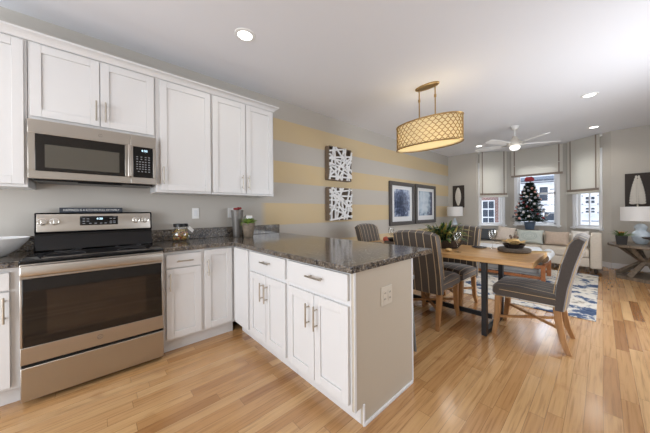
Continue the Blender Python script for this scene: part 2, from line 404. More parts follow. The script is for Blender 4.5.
def tag(o, label=None, cat=None, group=None, kind=None):
    if label: o['label'] = label
    if cat: o['category'] = cat
    if group: o['group'] = group
    if kind: o['kind'] = kind
    return o
def thing(name, label, cat, loc=(0, 0, 0), rz=0.0, group=None):
    o = bpy.data.objects.new(name, None); o.empty_display_size = 0.1; COL.objects.link(o)
    o.location = loc; o.rotation_euler = (0, 0, rz)
    return tag(o, label, cat, group)
def copy_tree(o, parent=None):
    c = o.copy(); COL.objects.link(c)
    if parent is not None: c.parent = parent
    for ch in list(o.children): copy_tree(ch, c)
    return c
def struct(o, label=None): o['kind'] = 'structure'; o['category'] = o.name.split('_')[0]; o['label'] = label or o.name; return o
def text(body, name, size, m, parent, loc, rot, depth=0.0004, align='CENTER'):
    c = bpy.data.curves.new(name, 'FONT'); c.body = body; c.size = size; c.extrude = depth; c.align_x = align; c.align_y = 'CENTER'
    c.materials.append(M[m] if isinstance(m, str) else m)
    t = bpy.data.objects.new(name, c); COL.objects.link(t)
    me = bpy.data.meshes.new_from_object(t.evaluated_get(bpy.context.evaluated_depsgraph_get()))
    bpy.data.objects.remove(t); bpy.data.curves.remove(c)
    o = bpy.data.objects.new(name, me); COL.objects.link(o); o.parent = parent; o.location = loc; o.rotation_euler = rot
    return o
def RZ(a): return Matrix.Rotation(a, 4, 'Z')
def TR(x, y, z): return Matrix.Translation((x, y, z))
rnd = random.Random(7)

# ------------------------------------------------------------------ the room
H = 2.80
XB, XE, YR = -2.6, 8.12, -4.3
BA, BB, BC, BD = (8.12, -0.76), (8.70, -1.40), (8.70, -2.54), (8.12, -3.24)
struct(MB().box(XB - .12, 9.0, YR - .12, .12, -.06, 0).build('floor', 'floor', smooth=False), 'honey oak strip floor running through kitchen and living room')
struct(MB().box(XB - .12, 9.0, YR - .12, .12, H, H + .08).build('ceiling', 'ceil', smooth=False), 'flat white ceiling')
struct(MB().box(XB - .12, XE + .12, 0, .12, 0, H).build('wall_left', 'stripe', smooth=False), 'long greige wall painted with horizontal gold bands')

def frame_T(p0, p1):
    a = math.atan2(p1[1] - p0[1], p1[0] - p0[0])
    return TR(p0[0], p0[1], 0) @ RZ(a), math.hypot(p1[0] - p0[0], p1[1] - p0[1])
def wall_seg(name, p0, p1, opening=None, th=.12, label=None, m='wall', ext=0.0):
    T, L = frame_T(p0, p1); b = MB()
    if opening:
        a0, a1, z0, z1 = opening
        b.box(-ext, a0, 0, th, 0, H, T); b.box(a1, L + ext, 0, th, 0, H, T); b.box(a0, a1, 0, th, 0, z0, T); b.box(a0, a1, 0, th, z1, H, T)
    else: b.box(-ext, L + ext, 0, th, 0, H, T)
    return struct(b.build(name, m, smooth=False), label)
wall_seg('wall_end_left', (XE, 0), BA, label='greige end wall left of the bay')
wall_seg('wall_bay_left', BA, BB, (.10, .68, .80, 2.45), label='angled bay wall left of the tree')
wall_seg('wall_bay_center', BB, BC, (.16, .96, .82, 2.40), label='bay wall behind the tree')
wall_seg('wall_bay_right', BC, BD, (.20, .70, .80, 2.45), label='angled bay wall right of the tree')
wall_seg('wall_end_right', BD, (XE, YR), label='greige end wall right of the bay')
wall_seg('wall_right', (XE, YR), (XB, YR), (3.1, 6.0, .9, 2.3), label='side wall opposite the cabinets')
wall_seg('wall_back', (XB, YR), (XB, 0), (.75, 3.4, .05, 2.25), label='wall behind the camera with a glazed door')

def baseboard(name, p0, p1, a0=0.0, a1=None):
    T, L = frame_T(p0, p1); b = MB(); L1 = L if a1 is None else a1
    b.box(a0, L1, -.016, -.001, 0, .11, T); b.box(a0, L1, -.022, -.001, 0, .02, T)
    return struct(b.build(name, 'trim', bevel=.004), 'white baseboard')
baseboard('baseboard_left', (2.3, 0), (XE, 0))
baseboard('baseboard_end_left', (XE, -.02), BA)
baseboard('baseboard_bay_left', BA, BB); baseboard('baseboard_bay_center', BB, BC); baseboard('baseboard_bay_right', BC, BD)
baseboard('baseboard_end_right', BD, (XE, YR))

def window(name, p0, p1, op, label, mull=0):
    T, L = frame_T(p0, p1); a0, a1, z0, z1 = op
    root = bpy.data.objects.new(name, None); COL.objects.link(root); struct(root, label)
    b = MB(); c = .055
    for (x0, x1, w0, w1) in ((a0 - c, a0, z0 - c, z1 + c), (a1, a1 + c, z0 - c, z1 + c), (a0, a1, z1, z1 + c)):
        b.box(x0, x1, -.02, -.001, w0, w1, T)
    b.box(a0 - c - .02, a1 + c + .02, -.06, -.001, z0 - .03, z0, T)      # stool
    b.box(a0, a0 + .02, 0, .12, z0, z1, T); b.box(a1 - .02, a1, 0, .12, z0, z1, T); b.box(a0, a1, 0, .12, z1 - .02, z1, T); b.box(a0, a1, 0, .12, z0, z0 + .02, T)
    b.build('window_frame', 'trim', root, bevel=.003)
    zm = (z0 + z1) / 2
    for (w0, w1, y) in ((z0 + .02, zm + .03, .05), (zm - .02, z1 - .02, .085)):
        s = MB(); k = .04; x0, x1 = a0 + .02, a1 - .02
        s.box(x0, x0 + k, y, y + .03, w0, w1, T); s.box(x1 - k, x1, y, y + .03, w0, w1, T)
        s.box(x0, x1, y, y + .03, w0, w0 + k, T); s.box(x0, x1, y, y + .03, w1 - k, w1, T)
        for i in range(mull):
            xm = x0 + (x1 - x0) * (i + 1) / (mull + 1); s.box(xm - .012, xm + .012, y, y + .03, w0, w1, T)
        s.build('sash', 'trim', root, bevel=.002)
        MB().box(x0 + k, x1 - k, y + .012, y + .018, w0 + k, w1 - k, T).build('pane', 'pane', root, smooth=False)
window('window_1', BA, BB, (.10, .68, .80, 2.45), 'narrow white window under the left blind')
window('window_2', BB, BC, (.16, .96, .82, 2.40), 'wide white window behind the tree')
window('window_3', BC, BD, (.20, .70, .80, 2.45), 'narrow white window under the right blind', 1)

# ------------------------------------------------------------------ outside
nb = thing('clapboard_house', 'white clapboard house seen through the window behind the tree', 'house', (12.0, -2.6, -1.5))
MB().box(0, 2.5, -3.5, 2.22, 0, 7.5).build('wall', 'siding', nb, smooth=False)
MB().box(-.12, 0, -3.5, 2.22, 3.77, 3.87).box(-.03, 0, -3.5, 2.22, 3.72, 3.77).build('eave_board', mat('blue_grey_eave', S(104, 114, 128), .6), nb, smooth=False)
for (y0, y1, z0, z1) in ((.77, .99, 3.02, 3.5), (.55, .86, 2.0, 2.62), (-.35, -.15, 2.9, 3.1), (-.35, -.15, 2.6, 2.75)):
    w = MB().box(-.04, 0, y0 - .05, y1 + .05, z0 - .05, z1 + .05).build('window_frame', 'trim', nb, smooth=False)
    MB().box(-.05, -.04, y0, y1, z0, (z0 + z1) / 2 - .02).box(-.05, -.04, y0, y1, (z0 + z1) / 2 + .02, z1).build('pane', 'far_glass', w, smooth=False)
bb = thing('brick_house', 'brick house with gridded windows seen through the left window', 'house', (12.3, .3, -1.5))
MB().box(0, 2.5, -.62, 3.5, 0, 7.5).build('wall', 'brick', bb, smooth=False)
for z0 in (2.05, 3.35):
    w = MB().box(-.03, 0, -.46, .0, z0, z0 + 1.05).build('window_frame', 'trim', bb, smooth=False)
    g = MB()
    for i in range(2):
        for k in range(3): g.box(-.04, -.03, -.43 + i * .21, -.25 + i * .21, z0 + .04 + k * .34, z0 + .33 + k * .34)
    g.build('pane', 'far_glass', w, smooth=False)

# ------------------------------------------------------------------ kitchen cabinets
def bar_handle(parent, kind, x, z, L, y):
    b = MB(); q = .032
    if kind == 'v':
        b.cyl((x, y - q, z - L / 2), (x, y - q, z + L / 2), .006, n=12)
        for s in (-1, 1): b.cyl((x, y, z + s * L * .33), (x, y - q, z + s * L * .33), .005, n=10)
    else:
        b.cyl((x - L / 2, y - q, z), (x + L / 2, y - q, z), .006, n=12)
        for s in (-1, 1): b.cyl((x + s * L * .33, y, z), (x + s * L * .33, y - q, z), .005, n=10)
    b.build('handle', 'nickel', parent)
def shaker(parent, name, x0, x1, z0, z1, handle=None, flat=False, st=.055):
    b = MB(); t = .02
    if flat: b.box(x0, x1, -t, -.0005, z0, z1)
    else:
        b.box(x0, x0 + st, -t, -.0005, z0, z1); b.box(x1 - st, x1, -t, -.0005, z0, z1)
        b.box(x0 + st, x1 - st, -t, -.0005, z0, z0 + st); b.box(x0 + st, x1 - st, -t, -.0005, z1 - st, z1)
        b.box(x0 + st, x1 - st, -.011, -.0005, z0 + st, z1 - st)
    o = b.build(name, 'cab', parent, bevel=.0022)
    if handle: bar_handle(o, *handle, -t)
    return o
def cabinet(label, loc, rz, w, d, z0, z1, toe=0.0, name='wall_cabinet', side=0.0, group=None):
    c = thing(name, label, 'cabinet', loc, rz, group)
    b = MB().box(0.0005, w - .0005, 0, d, z0, z1)
    b.build('cabinet_body', 'cab', c, bevel=.0015)
    if toe: MB().box(.0005, w - .0005, toe, d, 0, z0 - .0005).build('toe_kick', 'cab', c, smooth=False)
    return c
YU, YF = -.325, -.605
D = .322
c = cabinet('tall white upper cabinet left of the microwave', (-.46, YU, 0), 0, .458, D, 1.40, 2.455)
shaker(c, 'door', .03, .443, 1.42, 2.44)
c = cabinet('short white upper cabinet with two doors above the microwave', (0, YU, 0), 0, .762, D, 1.885, 2.455)
shaker(c, 'door', .013, .384, 1.915, 2.44, ('v', .363, 2.03, .16)); shaker(c, 'door', .389, .752, 1.915, 2.44, ('v', .42, 2.03, .16))
c = cabinet('white single-door upper cabinet just right of the microwave', (.764, YU, 0), 0, .49, D, 1.40, 2.455)
shaker(c, 'door', .036, .482, 1.42, 2.44, ('v', .058, 1.555, .16))
c = cabinet('white two-door upper cabinet at the right end beside the gold bands', (1.256, YU, 0), 0, .745, D, 1.40, 2.455)
shaker(c, 'door', .012, .371, 1.42, 2.44, ('v', .328, 1.545, .16)); shaker(c, 'door', .381, .725, 1.42, 2.44, ('v', .405, 1.545, .16))
prof = [(0, 2.456), (-.012, 2.456), (-.018, 2.47), (-.032, 2.482), (-.048, 2.496), (-.056, 2.498), (-.056, 2.512), (0, 2.512)]
b = MB()
b.loft([[(-.46, YU + y, z) for y, z in prof], [(2.001 - y, YU + y, z) for y, z in prof], [(2.001 - y, -.003, z) for y, z in prof]])
tag(b.build('crown_molding', 'cab'), 'white crown molding along the tops of the upper cabinets', 'molding')

c = cabinet('white lower cabinet left of the stove, mostly out of frame', (-.62, YF, 0), 0, .616, .60, .11, .874, .055, 'base_cabinet')
shaker(c, 'drawer', .04, .575, .735, .845, ('h', .3, .79, .15), flat=True); shaker(c, 'door', .04, .575, .13, .725, ('v', .555, .62, .16))
c = cabinet('white corner lower cabinet with one drawer and two doors right of the stove', (.766, YF, 0), 0, .612, .60, .11, .874, .055, 'base_cabinet')
shaker(c, 'drawer', .022, .297, .735, .848, ('h', .16, .79, .13), flat=True)
shaker(c, 'door', .022, .297, .13, .725, ('v', .046, .62, .15)); shaker(c, 'door', .327, .582, .13, .86, ('v', .352, .70, .15))
# peninsula run: local x runs towards the camera, faces the kitchen
PX = 1.38
def pen(label, y0, w, d=.595):
    return cabinet(label, (PX, y0, 0), -PI / 2, w, d, .11, .874, .072, 'base_cabinet')
c = pen('blank white filler cabinet in the inner corner of the peninsula', -.612, .345)
shaker(c, 'filler_panel', .03, .33, .14, .862, flat=True)
c = pen('white peninsula cabinet with one drawer and two doors, nearer the corner', -.958, .612)
shaker(c, 'drawer', .025, .593, .716, .862, ('h', .335, .80, .13), flat=True)
shaker(c, 'door', .025, .306, .142, .684, ('v', .268, .556, .15)); shaker(c, 'door', .312, .593, .142, .684, ('v', .338, .556, .15))
c = pen('white peninsula cabinet with one drawer and two doors, at the free end', -1.571, .610)
shaker(c, 'drawer', .018, .60, .716, .862, ('h', .335, .80, .15), flat=True)
shaker(c, 'door', .018, .306, .142, .684, ('v', .262, .55, .15)); shaker(c, 'door', .312, .60, .142, .684, ('v', .342, .55, .15))
ep = thing('peninsula_end_panel', 'greige end panel of the peninsula with white edge strips', 'panel', (PX, -2.192, 0))
MB().prism([(0, .11), (.072, .11), (.072, 0), (.62, 0), (.62, .874), (0, .874)], -.0085, .009).build('panel', 'panel', ep, smooth=False)
MB().box(.5965, .62, .010, 2.17, 0, .874).build('back_panel', 'panel', ep, smooth=False)
b = MB().box(-.004, .014, -.013, -.0088, .11, .874); b.box(.606, .624, -.013, -.0088, 0, .874); b.box(.073, .606, -.020, -.0088, 0, .018); b.box(.066, .080, -.016, -.0088, 0, .125)
b.build('edge_strip', 'trim', ep, bevel=.002)
po = thing('outlet_plate', 'white double outlet plate on the greige peninsula end', 'outlet', (1.682, -2.2008, .685))
MB().box(-.058, .058, -.006, -.0005, -.058, .058).build('cover_plate', 'ivory', po, bevel=.003)
for x in (-.026, .026):
    rc = MB().box(x - .017, x + .017, -.009, -.0062, -.034, .034).build('receptacle', 'ivory', po, bevel=.002)
    for z in (-.018, .018):
        b = MB()
        for k in (-.006, .006): b.box(x + k - .0013, x + k + .0013, -.0098, -.009, z - .005, z + .005)
        b.build('slot', 'black', rc, smooth=False)

# ------------------------------------------------------------------ granite
b = MB()
poly = [(.765, -.003), (2.28, -.003), (2.28, -2.216), (1.344, -2.216), (1.344, -.645), (.765, -.645)]
b.loft([[(x, y, .876) for x, y in poly], [(x, y, .914) for x, y in poly]])
ct = tag(b.build('granite_countertop', 'granite', bevel=.004), 'speckled brown granite countertop covering the corner and the peninsula', 'countertop')
MB().box(.765, 2.27, -.024, -.003, .9145, 1.03).build('backsplash', 'granite', ct, bevel=.003)
b = MB().box(-.62, -.004, -.645, -.003, .876, .914)
cl = tag(b.build('granite_countertop', 'granite', bevel=.004), 'speckled granite countertop left of the stove under the white bowl', 'countertop')
MB().box(-.62, -.004, -.024, -.003, .9145, 1.03).build('backsplash', 'granite', cl, bevel=.003)

# ------------------------------------------------------------------ range
rg = thing('electric_range', 'stainless electric stove with black glass cooktop between the lower cabinets', 'stove', (.001, 0, 0))
w = .757
MB().box(0.0, w, -.635, -.03, .045, .895).build('oven_body', 'black', rg, bevel=.003)
MB().rbox(-.003, w + .003, -.672, -.03, .896, .917, .006).build('cooktop', 'black_gloss', rg)
for x, y, r1 in ((.19, -.5, .105), (.57, -.5, .09), (.19, -.22, .075), (.57, -.22, .09)):
    MB().tube([(x + r1 * math.cos(a * PI / 24), y + r1 * math.sin(a * PI / 24), .9172) for a in range(48)], .0012, 5, closed=True).build('burner_ring', mat('grey_burner_line', S(80, 80, 82), .3), rg)
dr = MB()
dr.box(.001, w - .001, -.680, -.637, .266, .372); dr.box(.001, w - .001, -.680, -.637, .80, .892)
dr.box(.001, .012, -.680, -.637, .372, .80); dr.box(w - .012, w - .001, -.680, -.637, .372, .80)
door = dr.build('oven_door', 'steel', rg, bevel=.003)
MB().box(.0125, w - .0125, -.681, -.65, .3725, .7995).build('door_glass', 'oven_glass', door, bevel=.002)
MB().box(.115, .64, -.6818, -.6812, .43, .715).build('oven_window', 'oven_win', door, smooth=False)
b = MB()
b.rbox(.006, w - .006, -.742, -.716, .822, .889, .012)
for x in (.05, w - .05): b.box(x - .015, x + .015, -.717, -.679, .84, .875)
b.build('door_handle', 'steel', rg)
e = MB(); e.tube([(.369 + .015 * math.cos(a * PI / 16), -.6815, .327 + .015 * math.sin(a * PI / 16)) for a in range(32)], .0014, 6, closed=True)
e.tube([(.360, -.6815, .331), (.366, -.6815, .335), (.368, -.6815, .327), (.361, -.6815, .320), (.359, -.6815, .326)], .001, 5)
e.tube([(.378, -.6815, .333), (.371, -.6815, .332), (.373, -.6815, .327), (.371, -.6815, .321), (.379, -.6815, .321)], .001, 5)
e.build('round_emblem', mat('grey_emblem', S(128, 122, 116), .4, metal=.6), door)
MB().box(.001, w - .001, -.680, -.637, .036, .246).build('storage_drawer', 'steel', rg, bevel=.004)
MB().box(.004, w - .004, -.66, -.637, .2465, .2655).build('door_gap', 'black', rg, smooth=False)
for x in (.05, w - .05):
    for y in (-.58, -.1): MB().cyl((x, y, 0.001), (x, y, .046), .018, .014).build('levelling_foot', 'black', rg)
b = MB()
pr = [(-.16, .9175), (-.10, 1.03), (-.10, 1.05), (-.115, 1.056), (-.097, 1.205), (-.085, 1.215), (-.03, 1.215), (-.03, .9175)]
b.loft([[(x, y, z) for y, z in pr] for x in (-.003, w + .003)])
bg_ = b.build('backguard', 'black_gloss', rg, bevel=.004)
# sloping stainless control panel
ang = math.atan2(.018, .149)
TP = TR(w / 2, -.1155, 1.056) @ Matrix.Rotation(-ang, 4, 'X')
MB().rbox(-.370, .370, -.006, .004, .004, .150, .004, TP).build('control_panel', 'steel', bg_)
MB().rbox(-.125, .125, -.009, -.0055, .05, .128, .003, TP).build('display_panel', 'black_gloss', bg_)
M['cyan'] = mat('lit_clock_digits', (.5, .8, 1), emit=(.6, .85, 1), es=1.6)
M['grey_print'] = mat('pale_grey_print', S(150, 152, 156), .5)
def on_panel(x, y, z): return (TP @ Vector((x, y, z)))
RT = (PI / 2 - ang, 0, 0)
text('4:20', 'clock_digits', .024, 'cyan', bg_, on_panel(0, -.0096, .104), RT)
b = MB()
for x, z in [(-.1, .105), (-.075, .105), (-.1, .085), (-.075, .085), (-.1, .065), (-.06, .065), (-.025, .065), (.01, .065), (.04, .065), (.075, .105), (.1, .105), (.075, .08), (.1, .08), (.075, .065), (.1, .065)]:
    b.box(x - .008, x + .008, -.0098, -.0092, z - .003, z + .003, TP)
b.build('button_marking', 'grey_print', bg_, smooth=False)
for x in (-.34, -.272, .256, .326):
    k = MB(); k.tube([(x, -.006, .086), (x, -.012, .086), (x, -.013, .086), (x, -.036, .086)], [.029, .029, .025, .022], 24, T=TP)
    ko = k.build('knob', 'chrome', bg_); MB().box(x - .004, x + .004, -.042, -.034, .066, .106, TP).build('knob_grip', 'chrome', ko, bevel=.002)

# small word block on top of the range
sg = thing('word_block', 'small dark sign block with white words on top of the stove backguard', 'sign', (.336, -.058, 1.2153))
MB().box(-.204, .204, -.013, .013, 0, .042).build('block', mat('slate_blue_block', S(52, 58, 68), .6), sg, bevel=.002)
tx = text('HAPPINESS IS A KITCHEN FULL OF FAMILY', 'lettering', .027, 'white', sg, (0, -.0137, .021), (PI / 2, 0, 0))
tx.scale = (.715, 1, 1)

# ------------------------------------------------------------------ microwave
mw = thing('over_range_microwave', 'stainless microwave with black glass door mounted under the short cabinet', 'microwave', (.0025, 0, 1.462))
MB().box(0, .757, -.345, -.004, .004, .4215).build('microwave_body', 'black', mw, bevel=.003)
b = MB(); y0, y1 = -.382, -.3455
b.box(0, .575, y0, y1, .322, .4215); b.box(0, .575, y0, y1, 0, .056); b.box(0, .036, y0, y1, .056, .322); b.box(.537, .575, y0, y1, .056, .322)
md = b.build('microwave_door', 'steel', mw, bevel=.003)
MB().box(.0365, .5365, y0 - .001, y1, .0565, .3215).build('door_glass', 'oven_glass', md, bevel=.002)
MB().rbox(.082, .50, y0 - .0022, y0 - .0012, .082, .25, .0004, seg=1).build('viewing_window', 'micro_win', md, smooth=False)
b = MB(); b.rbox(.553, .578, y0 - .05, y0 - .034, .05, .325, .007)
for z in (.07, .30): b.box(.559, .572, y0 - .035, y0 + .001, z - .01, z + .01)
b.build('door_handle', 'steel', md)
b = MB(); b.box(.576, .757, y0, y1, 0, .056); b.box(.576, .757, y0, y1, .322, .4215); b.box(.576, .593, y0, y1, .056, .322); b.box(.734, .757, y0, y1, .056, .322)
fp = b.build('control_fascia', 'steel', mw, bevel=.003)
MB().box(.5935, .7335, y0 - .001, y1, .0565, .3215).build('keypad_panel', 'black_gloss', fp, bevel=.002)
text('4:20', 'clock_digits', .026, 'cyan', fp, (.672, y0 - .0015, .29), (PI / 2, 0, 0))
b = MB()
for (z, xs) in ((.235, (.62, .65, .68, .705)), (.215, (.62, .65, .68, .705)), (.192, (.62, .64, .66, .68, .705)), (.17, (.62, .64, .66, .68, .705)), (.15, (.62, .64, .66, .68, .705)), (.13, (.62, .64, .66, .68, .705)), (.108, (.63, .655, .68, .705))):
    for x in xs: b.box(x - .006, x + .006, y0 - .0018, y0 - .0012, z - .0035, z + .0035)
b.build('key_marking', 'grey_print', fp, smooth=False)
e = MB(); e.tube([(.384 + .011 * math.cos(a * PI / 12), y0 - .001, .372 + .011 * math.sin(a * PI / 12)) for a in range(24)], .0011, 5, closed=True)
e.tube([(.378, y0 - .001, .375), (.383, y0 - .001, .377), (.383, y0 - .001, .37), (.378, y0 - .001, .367)], .0008, 5)
e.build('round_emblem', mat('grey_emblem'), md)
b = MB().box(.02, .735, -.34, -.05, -.012, .0035); b.box(.25, .52, -.36, -.30, -.02, -.011)
b.build('vent_grille', 'black', mw, bevel=.003)

# ------------------------------------------------------------------ things on the counters and the backsplash wall
b = MB(); b.lathe([(.07, 0), (.085, .004), (.14, .05), (.18, .10), (.192, .128), (.188, .128), (.172, .10), (.13, .054), (.07, .014), (.0, .012)], 40)
bo = tag(b.build('serving_bowl', 'ceramic'), 'wide white serving bowl on the granite left of the stove', 'bowl'); bo.location = (-.19, -.30, .9143)
jr = thing('storage_jar', 'round glass jar of coloured pasta with black lid beside the stove', 'jar', (1.005, -.15, .9143))
MB().lathe([(.045, 0), (.068, .012), (.08, .05), (.076, .09), (.055, .118), (.052, .135), (.05, .135), (.053, .117), (.074, .09), (.078, .05), (.066, .014), (.0, .006)], 28).build('jar_glass', 'glass', jr)
MB().lathe([(.056, .136), (.06, .137), (.06, .162), (.055, .166), (0, .166)], 28).build('lid', 'black', jr)
pcols = [S(214, 176, 84), S(196, 150, 60), S(178, 72, 40), S(120, 118, 56), S(226, 200, 130)]
for ci, pc in enumerate(pcols):
    b = MB()
    for k in range(26):
        a = rnd.uniform(0, 2 * PI); q = .064 * math.sqrt(rnd.random()); z = rnd.uniform(.018, .108)
        q *= (1 if z < .085 else .75); x, y = q * math.cos(a), q * math.sin(a); d = Vector((rnd.uniform(-1, 1), rnd.uniform(-1, 1), rnd.uniform(-1, 1))).normalized() * .009
        b.tube([Vector((x, y, z)) - d, Vector((x, y, z)) + d], .0055, 6)
    pa = b.build('pasta_' + ('yellow', 'amber', 'red', 'green', 'pale')[ci], mat('pasta_%d' % ci, pc, .6), jr); pa['kind'] = 'stuff'
T = TR(.07, -.055, .11) @ RZ(.5) @ Matrix.Rotation(.7, 4, 'Y')
MB().box(-.032, .032, -.001, .001, -.016, .016, T).build('paper_tag', 'white', jr)

vs = thing('flower_vase', 'tall ribbed grey vase filled with red berries in the counter corner', 'vase', (1.612, -.135, .9143))
MB().lathe([(.042, 0), (.045, .006), (.047, .04), (.056, .14), (.066, .25), (.072, .318), (.068, .318), (.062, .25), (.05, .12), (.038, .015), (0, .012)], 28).build('vase_body', mat('ribbed_grey_metal', S(126, 122, 118), .45, metal=.35, noise=.15, nscale=80), vs)
for i in range(9):
    a = i * 2.4; q = .045 * math.sqrt((i + .5) / 9)
    MB().puff((q * math.cos(a), q * math.sin(a), .322 + .008 * (i % 3)), .017, .017, .015, 1.0, 12, 8).build('berry', mat('dull_red_berry', S(150, 44, 46), .5), vs)
pt = thing('potted_plant', 'small leafy green plant in a tapered brown-grey pot in front of the vase', 'plant', (1.676, -.30, .9143))
MB().lathe([(.046, 0), (.05, .004), (.066, .09), (.073, .148), (.076, .15), (.076, .165), (.068, .165), (.066, .14), (0, .138)], 28).build('pot', mat('brown_grey_stone_pot', S(132, 118, 102), .6, noise=.3, nscale=30), pt)
b = MB()
for i in range(120):
    a = rnd.uniform(0, 2 * PI); el = rnd.uniform(.1, 1.3); q = rnd.uniform(0, .05)
    b.leaf((q * math.cos(a), q * math.sin(a), .145 + rnd.uniform(0, .045)), (math.cos(a) * math.cos(el), math.sin(a) * math.cos(el), math.sin(el)), rnd.uniform(.05, .085), .034)
b.build('foliage', mat('bright_green_leaves', S(136, 164, 76), .5, noise=.4, nscale=40), pt)
ca = thing('white_carton', 'upright white carton standing behind the small potted plant in the counter corner', 'box', (1.752, -.125, .9143), .1)
MB().box(-.045, .045, -.03, .03, 0, .25).build('carton', 'white', ca, bevel=.002)
MB().box(-.036, .036, -.0308, -.0302, .03, .11).build('printed_band', mat('taupe_print', S(196, 184, 168), .6, noise=.3, nscale=70), ca, smooth=False)

jr.scale = (1.13, 1.13, 1.08)
def switch_plate(label, x, z, wd=.072):
    p = thing('switch_plate', label, 'switch', (x, -.0005, z))
    MB().box(-wd / 2, wd / 2, -.006, -.0005, -.06, .06).build('cover_plate', 'white', p, bevel=.003)
    MB().box(-.017, .017, -.0095, -.0062, -.034, .034).build('rocker', 'ceramic', p, bevel=.002)
switch_plate('white wall plate on the grey wall above the granite, between jar and vase', 1.187, 1.198)
switch_plate('white wall plate partly hidden behind the grey vase', 1.625, 1.20, .15)

# ------------------------------------------------------------------ wall art
def lattice_art(label, z0, z1, seed):
    X0, X1 = 3.175, 3.71; rr = random.Random(seed)
    t = thing('lattice_wall_art', label, 'wall art', ((X0 + X1) / 2, -.002, (z0 + z1) / 2), group=None)
    hw, hh = (X1 - X0) / 2, (z1 - z0) / 2
    b = MB(); b.box(-hw, hw, -.012, 0, -hh, hh)
    for s in (-1, 1): b.box(s * hw - .008, s * hw + .008, -.09, 0, -hh, hh); b.box(-hw, hw, -.09, 0, s * hh - .008, s * hh + .008)
    b.build('shadow_box', mat('brown_wood_box', S(122, 106, 90), .6), t, smooth=False)
    b = MB(); n = 0; sticks = []
    for i in range(6): sticks.append((PI / 2 + rr.uniform(-.34, .34), (-hw + 2 * hw * (i + .5) / 6 + rr.uniform(-.02, .02), rr.uniform(-.1, .1))))
    for i in range(6): sticks.append((rr.uniform(-.34, .34), (rr.uniform(-.1, .1), -hh + 2 * hh * (i + .5) / 6 + rr.uniform(-.02, .02))))
    for i in range(5): sticks.append((PI / 4 * (1 if i % 2 else -1) + rr.uniform(-.25, .25), (-hw * .7 + 1.4 * hw * i / 4, rr.uniform(-hh * .6, hh * .6))))
    for a, c_ in sticks:
        c_ = Vector(c_); d = Vector((math.cos(a), math.sin(a))); ts = []
        for i, h in ((0, hw), (1, hh)):
            if abs(d[i]) > 1e-4: ts += [(-h - c_[i]) / d[i], (h - c_[i]) / d[i]]
            else: ts += [-9, 9]
        lo = max(min(ts[0], ts[1]), min(ts[2], ts[3])); hi = min(max(ts[0], ts[1]), max(ts[2], ts[3]))
        p, q = c_ + d * lo, c_ + d * hi
        yy = -.098 - .0012 * (n % 7); n += 1
        b.bar((p.x, yy, p.y), (q.x, yy, q.y), .027, .022, up=(0, 1, 0))
    b.build('lattice', mat('white_lacquer_lattice', S(236, 236, 236), .35), t, bevel=.002)
lattice_art('white random-stick lattice wall art, upper of the pair on the gold bands', 1.735, 2.28, 3)
lattice_art('white random-stick lattice wall art, lower of the pair on the gold bands', 1.065, 1.60, 11)

def picture(label, x0, x1, z0, z1, pm):
    t = thing('framed_picture', label, 'picture', ((x0 + x1) / 2, -.002, (z0 + z1) / 2)); hw, hh = (x1 - x0) / 2, (z1 - z0) / 2; fw = .085
    b = MB()
    for s in (-1, 1): b.box(min(s * hw, s * (hw - fw)), max(s * hw, s * (hw - fw)), -.045, 0, -hh, hh); b.box(-hw + fw, hw - fw, -.045, 0, min(s * hh, s * (hh - fw)), max(s * hh, s * (hh - fw)))
    b.build('frame', mat('dark_grey_brown_frame', S(84, 80, 78), .35, noise=.1), t, bevel=.006)
    MB().box(-hw + fw, hw - fw, -.02, -.004, -hh + fw, hh - fw).build('mat_board', mat('white_mat_board', S(232, 234, 236), .3, coat=.8), t, smooth=False)
    MB().box(-hw + fw + .10, hw - fw - .10, -.0215, -.0205, -hh + fw + .11, hh - fw - .08).build('print', pm, t, smooth=False)
picture('dark framed print with painted-in blue mottled reflections on the striped wall, nearer of the pair', 5.0, 6.04, .88, 1.855,
        print_mat('mottled_blue_print_and_reflections', [(0, S(58, 66, 86)), (.28, S(92, 104, 132)), (.5, S(150, 164, 190)), (.75, S(214, 222, 232))], 9, .45, .45, .55, .62))  # mottling mostly stands in for reflections in the picture glass
picture('dark framed print with painted-in pale blue reflections on the striped wall, farther of the pair', 6.11, 7.2, .885, 1.862,
        print_mat('pale_blue_print_and_reflections', [(0, S(206, 218, 230)), (.3, S(176, 196, 214)), (.5, S(120, 136, 160)), (.75, S(84, 88, 110))], 5, .35, .55, .5, .7))  # pale blue shapes mostly paint in reflections on the glass

def relief(label, y0, y1, z0, z1, kind):
    t = thing('feather_panel', label, 'wall art', (XE - .001, (y0 + y1) / 2, (z0 + z1) / 2), PI / 2 * -1)
    # local: x -> world -y, front faces world -x  (local -y)
    hw, hh = abs(y1 - y0) / 2, (z1 - z0) / 2
    MB().box(-hw, hw, -.03, 0, -hh, hh).build('canvas', 'dark_art', t, bevel=.003)
    b = MB()
    if kind == 'leaf':
        R = []
        for i in range(15):
            z = -hh * .8 + i * hh * 1.6 / 14; q = math.sin(PI * ((i + .6) / 15.2)) ** .7 * hw * .52
            R.append([(q * math.cos(a * PI / 4), -.031 - .008 - .008 * math.sin(a * PI / 4), z) for a in range(8)])
        b.loft(R)
    else:
        for i in range(11):
            z = -hh * .58 + i * hh * 1.32 / 10; q = hw * (.66 - .46 * (i / 10) ** 1.8)
            for s in (-1, 1): b.puff((s * q * .52, -.036, z + .02), q * .5, .007, hh * .085, .8, 12, 8, )
        b.cyl((0, -.034, -hh * .95), (0, -.034, hh * .7), .011, .006, 8)
    b.build('feather', 'feather', t)
relief('dark panel with a slim white feather, left of the bay window', -.14, -.45, 1.285, 1.92, 'leaf')
relief('dark panel with a broad white barbed feather above the right lamp', -3.42, -3.735, 1.15, 1.90, 'barb')

